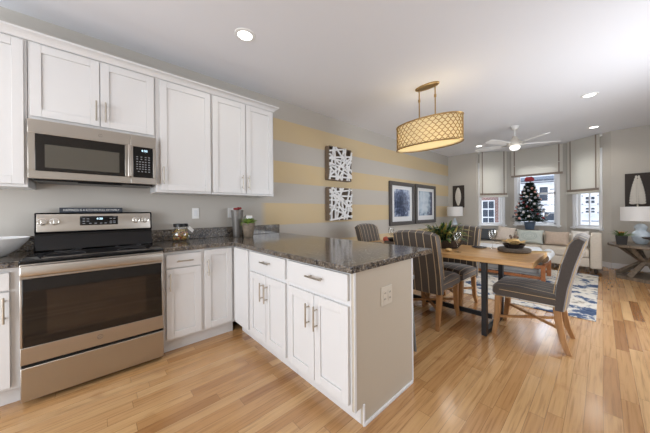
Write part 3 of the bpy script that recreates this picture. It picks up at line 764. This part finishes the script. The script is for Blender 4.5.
# ------------------------------------------------------------------ ceiling fittings
def downlight(label, x, y, power=9, first=[None]):
    if first[0] is None:
        t = thing('recessed_downlight', label, 'ceiling light', (x, y, H - .0005))
        MB().lathe([(.062, -.003), (.064, -.008), (.088, -.006), (.092, 0), (.062, 0)], 36).build('trim_ring', 'white', t)
        MB().lathe([(.061, -.0045), (.061, -.0015)], 36).build('lens', 'lens', t)
        first[0] = t
    else:
        t = copy_tree(first[0]); t.location = (x, y, H - .0005); t['label'] = label
    t['group'] = 'recessed ceiling downlights'
    l = bpy.data.lights.new('downlight_lamp', 'SPOT'); l.energy = power; l.color = (1.0, .93, .82); l.spot_size = math.radians(150); l.spot_blend = .6; l.shadow_soft_size = .15
    o = bpy.data.objects.new('downlight_lamp', l); COL.objects.link(o); o.location = (x, y, H - .02)
downlight('lit recessed downlight in the kitchen ceiling above the corner cabinets', 1.353, -.947)
downlight('lit recessed downlight in the living room ceiling, nearest the right edge', 5.43, -3.0, 20)
downlight('lit recessed downlight near the right blind', 7.47, -3.01, 20)
downlight('lit recessed downlight left of the ceiling fan', 7.39, -1.045, 20)
downlight('recessed downlight hidden behind the drum pendant', 5.43, -1.045, 20)
for p in ((-.7, -.947), (-.7, -3.0), (1.353, -3.0)):  # extra downlights out of frame, added to light the kitchen
    downlight('added unseen recessed downlight over the kitchen', *p)

pd = thing('drum_pendant', 'oval drum pendant with gold lattice shade above the dining table', 'pendant light', (3.48, -1.605, 0))
MB().lathe([(.0, H), (.155, H), (.158, H - .012), (.15, H - .022), (0, H - .024)], 40, sx=.42, sy=1).build('ceiling_canopy', 'brass', pd)
for s in (-1, 1):
    b = MB(); b.cyl((0, s * .105, 2.25), (0, s * .105, H - .02), .008, n=10); b.lathe([(.0, 2.62), (.014, 2.625), (.014, 2.655), (0, 2.66)], 12, (0, s * .105, 0))
    b.build('rod', 'brass', pd)
A_, B_, ZL, ZH = .425, .20, 2.03, 2.335
def ell(a, k=1.0): return (B_ * k * math.cos(a), A_ * k * math.sin(a))
m, nt, bs = base('glowing_cream_lamp_shade', rough=.8, spec=.1)
bs.inputs['Base Color'].default_value = (*S(246, 238, 214), 1)
tr = _n(nt, 'ShaderNodeBsdfTranslucent'); tr.inputs[0].default_value = (*S(250, 241, 218), 1)
mxs = _n(nt, 'ShaderNodeMixShader'); mxs.inputs[0].default_value = .55
out = nt.nodes['Material Output']; nt.links.new(bs.outputs[0], mxs.inputs[1]); nt.links.new(tr.outputs[0], mxs.inputs[2]); nt.links.new(mxs.outputs[0], out.inputs[0])
N = 64
b = MB()
o_ = [ell(2 * PI * k / N, .97) for k in range(N)]; i_ = [ell(2 * PI * k / N, .96) for k in range(N)]
b.loft([[(x, y, ZL) for x, y in o_], [(x, y, ZH) for x, y in o_], [(x, y, ZH) for x, y in i_], [(x, y, ZL) for x, y in i_]], cap=False, loop=True)
sh = b.build('lamp_shade', m, pd)
b = MB()
for z in (ZL, ZH): b.tube([(*ell(2 * PI * k / N), z) for k in range(N)], .009, 8, closed=True)
b.build('rim', 'brass', pd)
b = MB(); nc = 34; rows = 8; hrow = (ZH - ZL) / rows
for k in range(nc):
    for s in (-1, 1):
        pts = []
        for i in range(rows * 8 + 1):
            t = i / 8; tri = math.cos(PI * t)
            a = 2 * PI * (k + .5 * s * (.5 - .5 * tri) ) / nc if True else 0
            pts.append((*ell(a, .995), ZL + hrow * t))
        b.tube(pts, .0046, 5)
b.build('lattice', 'brass', pd)
MB().loft([[(*ell(2 * PI * k / N, .955), z) for k in range(N)] for z in (ZL + .012, ZL + .017)]).build('diffuser', mat('lit_cream_diffuser', S(246, 228, 180), .8, emit=S(255, 226, 160), es=.55), pd)
b = MB(); b.cyl((0, -.14, 2.25), (0, .14, 2.25), .008, n=8)
for y in (-.2, 0, .2): b.cyl((0, y, 2.22), (0, y, 2.27), .016, n=12)
b.box(-.006, .006, -.2, .2, 2.246, 2.254)
b.build('socket_bar', 'brass', pd)
for y in (-.2, 0, .2):
    MB().puff((0, y, 2.185), .026, .026, .034, 1, 14, 10).build('bulb', mat('lit_bulb', (1, 1, 1), emit=(1, .82, .5), es=4), pd)
    l = bpy.data.lights.new('pendant_lamp', 'POINT'); l.energy = 2.9; l.color = (1, .90, .76); l.shadow_soft_size = .03
    o = bpy.data.objects.new('pendant_lamp', l); COL.objects.link(o); o.location = (3.48, -1.605 + y, 2.19)

fn = thing('ceiling_fan', 'white five-blade ceiling fan with a bowl light in the living room', 'ceiling fan', (6.25, -1.99, 0))
MB().lathe([(0, H), (.07, H), (.068, H - .02), (.045, H - .065), (.02, H - .075), (0, H - .075)], 28).build('ceiling_canopy', 'white', fn)
MB().cyl((0, 0, 2.58), (0, 0, H - .06), .013).build('downrod', 'white', fn)
MB().lathe([(0, 2.61), (.035, 2.605), (.05, 2.56), (.105, 2.50), (.12, 2.47), (.115, 2.44), (.07, 2.42), (0, 2.42)], 32).build('motor_housing', mat('warm_white_enamel', S(220, 216, 206), .35), fn)
MB().lathe([(.0, 2.42), (.075, 2.418), (.085, 2.405), (.08, 2.375), (.05, 2.35), (0, 2.345)], 28).build('light_bowl', mat('lit_opal_glass', (1, 1, 1), .4, emit=(1, .98, .95), es=1.3), fn)
for k in range(5):
    a = 2 * PI * k / 5 + .22
    T = RZ(a) @ TR(0, 0, 2.455) @ Matrix.Rotation(.2, 4, 'X')
    o = MB(); o.loft([[(x, -wd, -.004), (x, wd, -.004), (x, wd, .004), (x, -wd, .004)] for x, wd in ((.17, .05), (.22, .062), (.62, .07), (.68, .062), (.70, .04))], T=T)
    bl = o.build('fan_blade', 'white', fn)
    MB().box(.09, .22, -.018, .018, -.008, -.0045, T).build('blade_arm', 'nickel', bl)

# ------------------------------------------------------------------ blinds
def blind(label, p0, p1, s0, s1, z0, folds, valance):
    T, L = frame_T(p0, p1)
    t = thing('roman_blind', label, 'blind', (0, 0, 0)); z1 = H - .008; y1 = -.065
    MB().box(s0, s1, y1, -.062 + .058, z1 - .05, z1, T).build('headrail', 'white', t)
    b = MB(); b.box(s0, s1, y1 - .012, y1 - .001, z0 + .02, z1, T)
    for fz in folds: b.box(s0, s1, y1 - .024, y1 - .012, fz, fz + .012, T)
    b.build('linen_panel', 'shade_fab', t, smooth=False)
    for q in (s0 + .055, s1 - .055 - .026): MB().box(q, q + .026, y1 - .0145, y1 - .0122, z0 + .02, z1, T).build('trim_tape', 'tape', t, smooth=False)
    if valance:
        b = MB(); n = 22; w_ = (s1 - s0) / n
        for k in range(n): b.cyl((s0 + (k + .5) * w_, y1 - .026, z0 + .024), (s0 + (k + .5) * w_, y1 - .026, z0 + .075), w_ * .42, n=8, T=T)
        b.build('gathered_hem', 'tape', t)
        MB().rbox(s0 - .012, s1 + .012, y1 - .055, y1 - .016, z0 - .03, z0 + .022, .008, T).build('bottom_fold', 'shade_fab', t)
    else:
        MB().box(s0, s1, y1 - .02, y1 - .0005, z0 - .03, z0 + .02, T).build('hem_band', 'tape', t)
blind('off-white roman blind with taupe tapes, left of the tree', BA, BB, .05, .745, 1.585, [], True)
blind('wide off-white roman blind raised above the tree', BB, BC, .055, 1.075, 2.10, [2.36], False)
blind('off-white roman blind with taupe tapes, right of the tree', BC, BD, .085, .76, 1.585, [], True)

# ------------------------------------------------------------------ dining table
TX0, TX1, TY0, TY1 = 3.05, 3.86, -2.72, -.80
dt = thing('dining_table', 'honey wood dining table on black metal trestle legs', 'table', ((TX0 + TX1) / 2, (TY0 + TY1) / 2, 0))
hx, hy = (TX1 - TX0) / 2, (TY1 - TY0) / 2
rr = random.Random(5)
b = MB(); pl = []
for i in range(25): pl.append((-hx + rr.uniform(-.006, .006), -hy + 2 * hy * i / 24))
for i in range(25): pl.append((hx + rr.uniform(-.006, .006), hy - 2 * hy * i / 24))
b.loft([[(x, y, .712) for x, y in pl], [(x, y, .760) for x, y in pl]])
b.build('tabletop', 'table_wood', dt, bevel=.005)
for s in (-1, 1):
    y = s * .60 - .0; y = -.58 if s < 0 else .58
    for x in (-.335, .255):
        MB().box(x - .028, x + .028, y - .022, y + .022, .0, .695).build('leg', 'black_metal', dt, bevel=.003)
    MB().box(-.305, .225, y - .022, y + .022, .0, .04).build('foot_rail', 'black_metal', dt, bevel=.003)
    MB().box(-.37, .30, y - .03, y + .03, .695, .7115).build('top_rail', 'black_metal', dt, bevel=.003)
MB().box(-.018, .012, -.557, .557, .05, .10).build('stretcher', 'black_metal', dt, bevel=.003)

# chairs
def chair_proto(label):
    t = thing('dining_chair', label, 'chair', (0, 0, 0), group='striped dining chairs around the wooden table')
    hw = .232
    # seat
    b = MB(); pr_ = []
    R = []
    for i in range(13):
        u_ = -1 + 2 * i / 12; x = hw * u_; e = abs(u_) ** 8
        d = .03 * (u_ * u_); k = .018 * e
        R.append([(x, -.20, .375 + k), (x, .265 - k - d * .3, .375 + k), (x, .288 - k - d * .3, .41), (x, .285 - k - d * .3, .46), (x, .24, .505 - d * .35 - k), (x, .08, .515 - d * .3 - k), (x, -.20, .495 - d * .3 - k)])
    b.loft(R); b.build('seat', 'stripe_fabric', t)
    b = MB()
    def seat_edge(z): return [(-hw, -.2, z), (-hw, .20, z), (-hw + .012, .262, z), (-hw + .05, .28, z), (0, .291, z), (hw - .05, .28, z), (hw - .012, .262, z), (hw, .20, z), (hw, -.2, z)]
    for z in (.448, .382): b.tube(seat_edge(z), .0029, 6)
    b.build('seat_piping', 'piping', t)
    # backrest: curved, leaning, arched top
    R = []
    for i in range(15):
        u_ = -1 + 2 * i / 14; x = (hw + .004) * u_; cv = .014 * (1 - u_ * u_); e = abs(u_) ** 10 * .012
        top = .985 + .022 * (1 - u_ * u_) - abs(u_) ** 12 * .012
        ring = []
        for z, y in ((.355, -.178), (.55, -.188), (.75, -.225), (.92, -.272), (top - .014, -.300)): ring.append((x, y - cv - e, z))
        ring.append((x, -.338 - cv, top))
        for z, y in ((top - .022, -.384), (.92, -.371), (.75, -.322), (.55, -.277), (.355, -.25)): ring.append((x, y - cv * .8 + e, z))
        R.append(ring)
    b = MB().loft(R); b.build('backrest', 'stripe_fabric', t)
    for s in (-1, 1):
        b = MB(); x = s * (hw + .005)
        b.tube([(x, y, z) for y, z in ((-.25, .36), (-.277, .55), (-.321, .75), (-.369, .92), (-.381, .96))], .0029, 6)
        b.tube([(x, y, z) for y, z in ((-.183, .50), (-.19, .56), (-.226, .75), (-.273, .92), (-.302, .962))], .0029, 6)
        b.build('back_piping', 'piping', t)
    for s in (-1, 1):
        for front in (True, False):
            b = MB()
            st = [(.225, .38, .026), (.232, .22, .024), (.245, .10, .021), (.262, 0, .017)] if front else [(-.20, .37, .026), (-.212, .24, .024), (-.238, .10, .021), (-.275, 0, .017)]
            R = []
            for y, z, q in st:
                x = s * (.196 + (.012 if z < .05 else 0)); R.append([(x - q, y - q, z), (x + q, y - q, z), (x + q, y + q, z), (x - q, y + q, z)])
            b.loft(R); b.build('leg', 'oak', t, bevel=.003)
    a_ = (.195, .232, .185); c_ = (-.195, -.216, .185)
    MB().bar((.192, .226, .20), (-.192, -.208, .20), .02, .022).build('cross_stretcher', 'oak', t)
    MB().bar((-.192, .226, .174), (.192, -.208, .174), .02, .022).build('cross_stretcher', 'oak', t)
    return t
ch = chair_proto('striped dining chair at the near end of the table, facing the long wall')
ch.location = (3.44, -2.65, 0); ch.rotation_euler.z = 0.0
for lab, x, y, a in (('striped dining chair nearest the peninsula, its back to the kitchen', 3.145, -1.785, -PI / 2),
                     ('striped dining chair behind the table, facing the kitchen', 3.75, -1.785, PI / 2),
                     ('striped dining chair at the far end of the table, beside the gold-banded wall', 3.60, -.84, PI)):
    c = copy_tree(ch); c.location = (x, y, 0); c.rotation_euler.z = a; c['label'] = lab

# counter stool whose leg shows past the end panel
sl = thing('counter_stool', 'slim grey metal stool leg showing beside the peninsula end panel', 'stool', (2.215, -1.875, 0))
for sx in (-1, 1):
    for sy in (-1, 1): MB().tube([(sx * .155, sy * .145, 0), (sx * .125, sy * .115, .62)], [.012, .014], 10).build('leg', mat('slate_grey_metal', S(136, 140, 142), .45, metal=.2), sl)
MB().rbox(-.15, .15, -.15, .15, .62, .66, .012).build('seat', mat('slate_grey_metal'), sl)
MB().tube([(.147, .137, .22), (-.147, .137, .22), (-.147, -.137, .22), (.147, -.137, .22)], .008, 8, closed=True).build('foot_rest', mat('slate_grey_metal'), sl)

# ------------------------------------------------------------------ things on the dining table
TZ = .7605
cp = thing('centerpiece', 'leafy green and yellow arrangement in a dark bowl on the table', 'flower arrangement', (3.46, -1.80, TZ))
MB().lathe([(.10, 0), (.125, .005), (.16, .06), (.17, .10), (.163, .10), (.15, .06), (.1, .02), (0, .02)], 32, sy=1.35).build('bowl', mat('dark_woven_bowl', S(54, 46, 42), .6, noise=.4, nscale=60), cp)
for nm, mt, n, zz in (('foliage', 'leaf_dark', 120, .30), ('foliage', 'leaf', 90, .33), ('foliage', 'leaf_yellow', 110, .34)):
    b = MB()
    for i in range(n):
        a = rnd.uniform(0, 2 * PI); el = rnd.uniform(.05, 1.35); q = rnd.uniform(.02, .15)
        p = (q * math.cos(a) * .8, q * math.sin(a) * 1.25, rnd.uniform(.07, .22))
        b.leaf(p, (math.cos(a) * math.cos(el), 1.25 * math.sin(a) * math.cos(el), math.sin(el)), rnd.uniform(.09, .18), rnd.uniform(.022, .042))
    b.build(nm, mt, cp)
for i in range(5):
    a = i * 1.26; MB().puff((.13 * math.cos(a), .19 * math.sin(a), .105), .026, .026, .028, 1, 12, 8).build('pine_cone', mat('brown_pine_cone', S(112, 96, 84), .8, noise=.5, nscale=90), cp)

def goblet(label, x, y, first=[None]):
    if first[0] is None:
        t = thing('wine_glass', label, 'wine glass', (x, y, TZ), group='wine glasses on the dining table')
        MB().lathe([(.036, 0), (.036, .002), (.006, .008), (.004, .02), (.004, .085), (.012, .096), (0, .097)], 24).build('stem_foot', 'glass', t)
        MB().lathe([(.010, .095), (.034, .125), (.041, .165), (.036, .215), (.0345, .215), (.0395, .165), (.032, .126), (.0, .1)], 28).build('glass_bowl', 'glass', t)
        first[0] = t; return t
    t = copy_tree(first[0]); t.location = (x, y, TZ); t['label'] = label; return t
goblet('clear wine glass in front of the leafy centerpiece', 3.215, -2.06)
goblet('clear wine glass at the far end of the table by the red apple', 3.42, -1.10)
goblet('clear wine glass beside the round placemat and dark plate', 3.78, -2.24)

def setting(x, y, lab_c, lab_p, lab_n, nap):
    c = tag(MB().lathe([(.02, 0), (.135, .001), (.148, .01), (.148, .034), (.135, .042), (0, .038)], 36).build('charger', mat('grey_brown_woven_charger', S(92, 82, 72), .8, noise=.35, nscale=90)), lab_c, 'placemat'); c.location = (x, y, TZ)
    p = tag(MB().lathe([(.06, 0), (.078, .003), (.104, .045), (.101, .046), (.07, .012), (0, .011)], 32).build('bowl', mat('glossy_dark_bowl', S(44, 36, 34), .2)), lab_p, 'bowl'); p.location = (x, y, TZ + .0395)
    if nap:
        t = thing('folded_napkin', lab_n, 'napkin', (x, y, TZ + .095)); b = MB()
        for k in range(9):
            a = 2 * PI * k / 9; b.leaf((.015 * math.cos(a), .015 * math.sin(a), -.015), (math.cos(a), math.sin(a), .45 + .25 * (k % 2)), .125, .085, .2)
        b.puff((0, 0, .012), .055, .055, .035, 1, 14, 8)
        b.build('cloth', mat('gold_tan_napkin', S(196, 164, 110), .7, noise=.25, nscale=50), t)
        for k in range(5): MB().puff((.034 * math.cos(k * 1.3), .034 * math.sin(k * 1.3), .058 + .012 * (k % 2)), .012, .012, .014, 1, 10, 8).build('pine_cone', mat('brown_pine_cone'), t)
setting(3.66, -2.47, 'round grey-brown placemat at the near end of the table', 'glossy dark bowl on the near round placemat', 'gathered gold napkin with tiny pine cones in the near dark bowl', True)
setting(3.30, -1.24, 'round grey-brown placemat at the far end of the table', 'glossy dark bowl on the far round placemat', '', False)
kn = tag(MB().loft([[(-.16, -.03, 0), (-.16, .03, 0), (-.16, .03, .008), (-.16, -.03, .008)], [(0, -.02, 0), (0, .02, 0), (0, .02, .01), (0, -.02, .01)], [(.12, -.006, 0), (.12, .006, 0), (.12, .006, .006), (.12, -.006, .006)]]).build('napkin_tail', mat('olive_gold_cloth', S(150, 128, 84), .8)), 'olive gold cloth tail lying beside the near placemat', 'napkin')
kn.location = (3.80, -2.655, TZ); kn.rotation_euler.z = -.9
ap = thing('red_apple', 'red and orange apple at the far end of the dining table', 'apple', (3.44, -1.0, TZ))
MB().lathe([(.006, .004), (.024, 0), (.042, .02), (.046, .042), (.036, .068), (.018, .076), (.003, .068)], 24).build('apple_flesh', mat('red_apple_skin', S(196, 92, 70), .3, noise=.35, nscale=14), ap)
MB().tube([(0, 0, .068), (.004, 0, .088)], .002, 6).build('stem', 'bench_wood', ap)
for x, y, lab in ((3.2, -1.0, 'flat dark plate beside the red apple'), (3.72, -2.12, 'flat dark plate behind the near placemat')):
    p = tag(MB().lathe([(.08, 0), (.085, .002), (.115, .012), (.113, .015), (.08, .006), (0, .005)], 32).build('plate', mat('blue_black_plate', S(48, 52, 60), .25)), lab, 'plate'); p.location = (x, y, TZ); p.scale = (.7, .7, .8)
gn = tag(MB().puff((0, 0, .017), .045, .032, .017, .8, 16, 8).build('napkin_bundle', mat('gold_tan_napkin')), 'small gold napkin bundle beside the wine glass near the striped chair', 'napkin'); gn.location = (3.20, -1.97, TZ)

# ------------------------------------------------------------------ living room
rug = tag(MB().box(-1.38, 1.38, -1.12, 1.12, 0.001, .012).build('area_rug', 'rug', bevel=.003), 'blue and cream abstract rug under the coffee bench', 'rug'); rug.location = (5.67, -1.945, 0)

sf = thing('sofa', 'cream linen sofa with square arms below the bay window', 'sofa', (7.52, -1.86, .0))
# local: front towards -x ; runs along y
YL, YH = -1.25, 1.25
MB().rbox(-.43, .47, YL + .16, YH - .16, .13, .30, .02).build('sofa_base', 'cream', sf)
for s in (-1, 1):
    y0, y1 = (YL, YL + .155) if s < 0 else (YH - .155, YH)
    MB().rbox(-.46, .47, y0, y1, .11, .725, .03).build('arm', 'cream', sf)
MB().rbox(.27, .47, YL + .157, YH - .157, .302, .68, .035).build('sofa_back', 'cream', sf)
cw = (YH - YL - .32) / 3
for k in range(3):
    y0 = YL + .16 + k * cw
    MB().rbox(-.45, .265, y0 + .003, y0 + cw - .003, .302, .455, .035).build('seat_cushion', 'cream', sf)
    MB().rbox(.08, .265, y0 + .006, y0 + cw - .006, .458, .68, .05).build('back_cushion', 'cream', sf)
for x in (-.40, .42):
    for y in (YL + .08, YH - .08): MB().cyl((x, y, .0135), (x, y, .1105), .018, .026, 12).build('leg', mat('dark_sofa_leg', S(40, 32, 28), .4), sf)
def pillow(label, y, z, hw_, hh_, col, rz=0.0, x=7.43, tilt=.32, nm='m', roll=0.0):
    b = MB(); n = 22; th = .075
    def pt(i, j, s):
        u_, v = -1 + 2 * i / n, -1 + 2 * j / n
        k = ((1 - u_ ** 4) * (1 - v ** 4)) ** .55
        return (u_ * hw_ * (1 - .09 * (1 - v * v)), v * hh_ * (1 - .09 * (1 - u_ * u_)), s * (th * k + .004))
    grid = {}
    for s in (1, -1):
        for i in range(n + 1):
            for j in range(n + 1): grid[i, j, s] = b.bm.verts.new(pt(i, j, s))
    for s in (1, -1):
        for i in range(n):
            for j in range(n):
                q = [grid[i, j, s], grid[i + 1, j, s], grid[i + 1, j + 1, s], grid[i, j + 1, s]]
                b.bm.faces.new(q if s > 0 else q[::-1])
    edge = [(i, 0) for i in range(n)] + [(n, j) for j in range(n)] + [(i, n) for i in range(n, 0, -1)] + [(0, j) for j in range(n, 0, -1)]
    for p, q in zip(edge, edge[1:] + edge[:1]): b.bm.faces.new((grid[(*p, 1)], grid[(*p, -1)], grid[(*q, -1)], grid[(*q, 1)]))
    o = b.build('throw_pillow', mat('pillow_' + nm, col, .9, spec=.1, noise=.06, nscale=25))
    tag(o, label, 'pillow', 'throw pillows on the cream sofa')
    o.matrix_world = TR(x, y, z) @ RZ(rz) @ Matrix.Rotation(-PI / 2 + tilt, 4, 'Y') @ RZ(PI / 2 + roll)
    return o
pillow('dark slate throw pillow at the left end of the sofa', -1.14, .615, .225, .155, S(84, 88, 92), nm='slate')
pillow('pale beige throw pillow standing between slate and patterned pillows', -1.575, .645, .18, .175, S(214, 202, 190), nm='beige', roll=-.14)
tp = pillow('light sage throw pillow with an oval ring pattern on the sofa', -2.02, .615, .24, .155, S(196, 202, 196), 0, 7.43, nm='sage')
for q in (.045, .08, .105):
    MB().tube([(q * 1.25 * math.cos(a * PI / 16), q * .85 * math.sin(a * PI / 16), .0785 - q * q * .35) for a in range(32)], .004, 5, closed=True).build('ring_pattern', mat('grey_green_ring', S(150, 164, 160), .9), tp)
pillow('tan beige throw pillow right of the patterned pillow', -2.468, .605, .195, .15, S(190, 172, 156), 0, 7.43, nm='tan')
pillow('white throw pillow tucked against the right sofa arm', -2.81, .62, .13, .165, S(226, 222, 216), 0, 7.43, nm='white')

bn = thing('upholstered_bench', 'white upholstered bench on a reddish wood frame in front of the sofa', 'bench', (6.03, -1.62, .012))
for x in (-.33, .33):
    for y in (-.84, .84): MB().box(x - .028, x + .028, y - .028, y + .028, .001, .285).build('leg', 'bench_wood', bn, bevel=.004)
for x in (-.33, .33): MB().box(x - .018, x + .018, -.811, .811, .05, .095).build('stretcher', 'bench_wood', bn, bevel=.003)
b = MB()
for x in (-.33, .33): b.box(x - .02, x + .02, -.811, .811, .23, .285)
for y in (-.84, .84): b.box(-.301, .301, y - .02, y + .02, .23, .285)
b.build('apron', 'bench_wood', bn, bevel=.003)
MB().rbox(-.35, .35, -.76, .84, .286, .51, .07, seg=4).build('seat_cushion', 'white_fab', bn)
MB().box(-.29, .29, -.80, .80, .10, .12).rbox(-.28, .28, -.78, .78, .121, .225, .03).build('lower_shelf_pad', mat('grey_linen_pad', S(168, 168, 168), .9), bn)  # white upholstery below the seat, its shade painted as grey
bs_ = MB(); bs_.tube([(-.34, 0, 0), (-.33, 0, 0), (.33, 0, 0), (.34, 0, 0)], [.068, .08, .08, .068], 28)
bst = thing('bolster_pillow', 'white round bolster with a brown rope end on the bench', 'pillow', (6.03, -2.46, .42))
bs_.build('bolster_cover', 'white_fab', bst)
b = MB()
for q, x in ((.064, -.343), (.046, -.352), (.028, -.358)): b.tube([(x, q * math.cos(a * PI / 12), q * math.sin(a * PI / 12)) for a in range(24)], .013, 8, closed=True)
b.puff((-.352, 0, 0), .022, .055, .055, 1, 16, 8)
b.build('rope_end', mat('brown_rope', S(104, 80, 56), .8, noise=.4, nscale=90), bst)

# round cross-base side table at right
st = thing('round_side_table', 'round weathered wood table on a crossed-post base at the right edge', 'table', (7.28, -3.63, 0))
MB().lathe([(0, .55), (.44, .55), (.455, .558), (.455, .592), (.445, .60), (0, .60)], 48).build('tabletop', 'grey_wood', st)
for k in range(6):
    a = k * PI / 3 + .35
    MB().tube([(.34 * math.cos(a), .34 * math.sin(a), .045), (.055 * math.cos(a), .055 * math.sin(a), .30), (.30 * math.cos(a), .30 * math.sin(a), .549)], [.05, .042, .05], 4).build('slanted_post', 'grey_wood', st)
MB().lathe([(0, 0.001), (.40, .001), (.40, .05), (.36, .05), (0, .048)], 6).build('base_ring', 'grey_wood', st)
MB().cyl((0, 0, .24), (0, 0, .36), .06, n=12).build('hub', 'grey_wood', st)

lp = thing('table_lamp', 'lamp with a blue-white glass base and white drum shade on the round side table', 'lamp', (7.28, -3.565, .6005))
MB().lathe([(.055, 0), (.065, .006), (.10, .07), (.112, .14), (.098, .20), (.06, .235), (.07, .26), (.08, .29), (.07, .32), (.045, .345), (.02, .355), (0, .355)], 32).build('lamp_base', mat('swirled_blue_white_glass', S(196, 208, 218), .12, noise=.22, nscale=9), lp)
MB().cyl((0, 0, .35), (0, 0, .52), .008).build('lamp_stem', 'nickel', lp)
def drum(r_, z0, z1, parent, m='shade'):
    b = MB(); n = 40
    ring = lambda q, z: [(q * math.cos(2 * PI * k / n), q * math.sin(2 * PI * k / n), z) for k in range(n)]
    b.loft([ring(r_, z0), ring(r_, z1), ring(r_ - .004, z1), ring(r_ - .004, z0)], cap=False, loop=True)
    b.box(-r_ + .003, r_ - .003, -.003, .003, z1 - .02, z1 - .015)
    b.build('lamp_shade', mat('white_drum_shade', S(232, 230, 228), .9), parent)
drum(.235, .40, .645, lp)
pp = thing('potted_plant', 'bromeliad with an orange bloom in a square black pot on the round side table', 'plant', (7.0, -3.335, .6005))
MB().loft([[(-q, -q, z), (q, -q, z), (q, q, z), (-q, q, z)] for q, z in ((.058, 0), (.072, .15), (.066, .15), (.06, .13))]).build('pot', 'black', pp)
b = MB()
for i in range(20):
    a = i * 2.4; el = rnd.uniform(.35, 1.05); b.leaf((0, 0, .13), (math.cos(a) * math.cos(el), math.sin(a) * math.cos(el), math.sin(el)), rnd.uniform(.17, .23), .036, .2)
b.build('foliage', 'leaf', pp)
b = MB()
for i in range(10):
    a = i * .63; b.leaf((0, 0, .16), (math.cos(a) * .5, math.sin(a) * .5, .8), .085, .03, .1)
b.build('bloom', mat('orange_bloom', S(206, 142, 70), .5), pp)
ds = thing('footed_dish', 'dark shallow dish on a clear foot beside the lamp', 'dish', (6.99, -3.66, .6005))
MB().lathe([(.05, 0), (.05, .004), (.01, .012), (.01, .09), (.03, .10), (0, .10)], 20).build('glass_foot', 'glass', ds)
MB().lathe([(.03, .1005), (.09, .115), (.115, .14), (.11, .142), (.08, .122), (0, .11)], 28).build('dish', mat('grey_pewter', S(96, 92, 88), .35, metal=.5), ds)

# left lamp on its side table
lt = thing('side_table', 'small dark side table under the lamp in the left corner', 'table', (7.62, -.37, 0))
MB().rbox(-.22, .22, -.22, .22, .58, .61, .008).build('tabletop', 'grey_wood', lt)
for sx in (-1, 1):
    for sy in (-1, 1): MB().box(sx * .18 - .018, sx * .18 + .018, sy * .18 - .018, sy * .18 + .018, 0.001, .58).build('leg', 'grey_wood', lt)
l2 = thing('table_lamp', 'lamp with a white drum shade in the left corner behind the greenery', 'lamp', (7.62, -.37, .6105))
MB().lathe([(.06, 0), (.07, .008), (.05, .05), (.075, .15), (.06, .26), (.03, .34), (.02, .38), (0, .38)], 28).build('lamp_base', mat('swirled_blue_white_glass'), l2)
MB().cyl((0, 0, .37), (0, 0, .56), .008).build('lamp_stem', 'nickel', l2)
drum(.195, .44, .69, l2)

# christmas tree on a plant stand in the bay
ps = thing('plant_stand', 'stand in the bay carrying the small decorated tree', 'stand', (8.33, -1.885, 0))
MB().lathe([(0, .685), (.17, .685), (.175, .70), (.17, .715), (0, .715)], 28).build('stand_top', 'grey_wood', ps)
MB().cyl((0, 0, .03), (0, 0, .685), .03, n=14).build('post', 'grey_wood', ps)
MB().lathe([(0, .001), (.15, .001), (.14, .02), (.04, .035), (0, .035)], 24).build('foot', 'grey_wood', ps)
ct_ = thing('christmas_tree', 'small decorated fir tree in a blue pot in the bay window', 'tree', (8.33, -1.885, .7155))
MB().lathe([(.08, 0), (.085, .004), (.115, .17), (.12, .19), (.10, .19), (.09, .16), (0, .16)], 28).build('pot', mat('slate_blue_pot', S(84, 102, 124), .4), ct_)
MB().cyl((0, 0, .16), (0, 0, 1.16), .016, .006, 10).build('trunk', 'bench_wood', ct_)
b = MB(); t_r = random.Random(4)
def tree_r(h): return .285 * (1 - h) ** .8 + .035
for i in range(900):
    h = t_r.random() ** 1.2; z = .22 + h * .94; a = t_r.uniform(0, 2 * PI); R_ = tree_r(h) * t_r.uniform(.75, 1.08)
    d = Vector((math.cos(a), math.sin(a), .12 - .25 * (1 - h)))
    p0 = Vector((0, 0, z)); p1 = p0 + d * R_
    mid = p0 + d * R_ * .35
    for k in range(7):
        t = .35 + .65 * k / 6; q = p0 + d * R_ * t
        for s in (-1, 1):
            nd = Vector((math.cos(a + s * .9), math.sin(a + s * .9), t_r.uniform(-.1, .5)))
            b.leaf(q, nd, .065, .024, .1)
tf = b.build('needle_branches', 'needle', ct_, smooth=False)
tw = tag(thing('ribbon_bow', 'red ribbon bow on top of the decorated tree', 'bow', (8.33, -1.885, 1.955)))
b = MB()
for k in range(8):
    a = k * PI / 4; cx_, cy_ = .055 * math.cos(a), .055 * math.sin(a)
    b.puff((cx_, cy_, .02 * (k % 2)), .044, .044, .05, .9, 12, 8)
b.puff((0, 0, .02), .05, .05, .05, 1, 12, 8)
b.build('bow_loops', 'red', tw)
ocol = {'white': S(206, 202, 202), 'pink': S(208, 150, 140), 'burgundy': S(112, 44, 48), 'silver': S(168, 172, 180)}
proto = {}
k = 0
for i in range(44):
    cn = ('white', 'pink', 'burgundy', 'silver', 'white')[i % 5]; h = .03 + .90 * (i / 44.0); a = PI + (((i * 2.399) % (2 * PI)) - PI) * .62; R_ = tree_r(h) * 1.06 + .012
    loc = (8.33 + R_ * math.cos(a), -1.885 + R_ * math.sin(a), .7155 + .235 + h * .90)
    if cn not in proto:
        o = MB().puff((0, 0, 0), .029, .029, .029, 1, 14, 10).build('tree_ornament', mat('ornament_' + cn, ocol[cn], .25, metal=.5 if cn == 'silver' else 0)); proto[cn] = o
    else:
        o = proto[cn].copy(); COL.objects.link(o)
    o.location = loc
    tag(o, '%s ball ornament hanging on the small decorated tree' % cn, 'ornament', '%s ornaments on the tree' % cn)
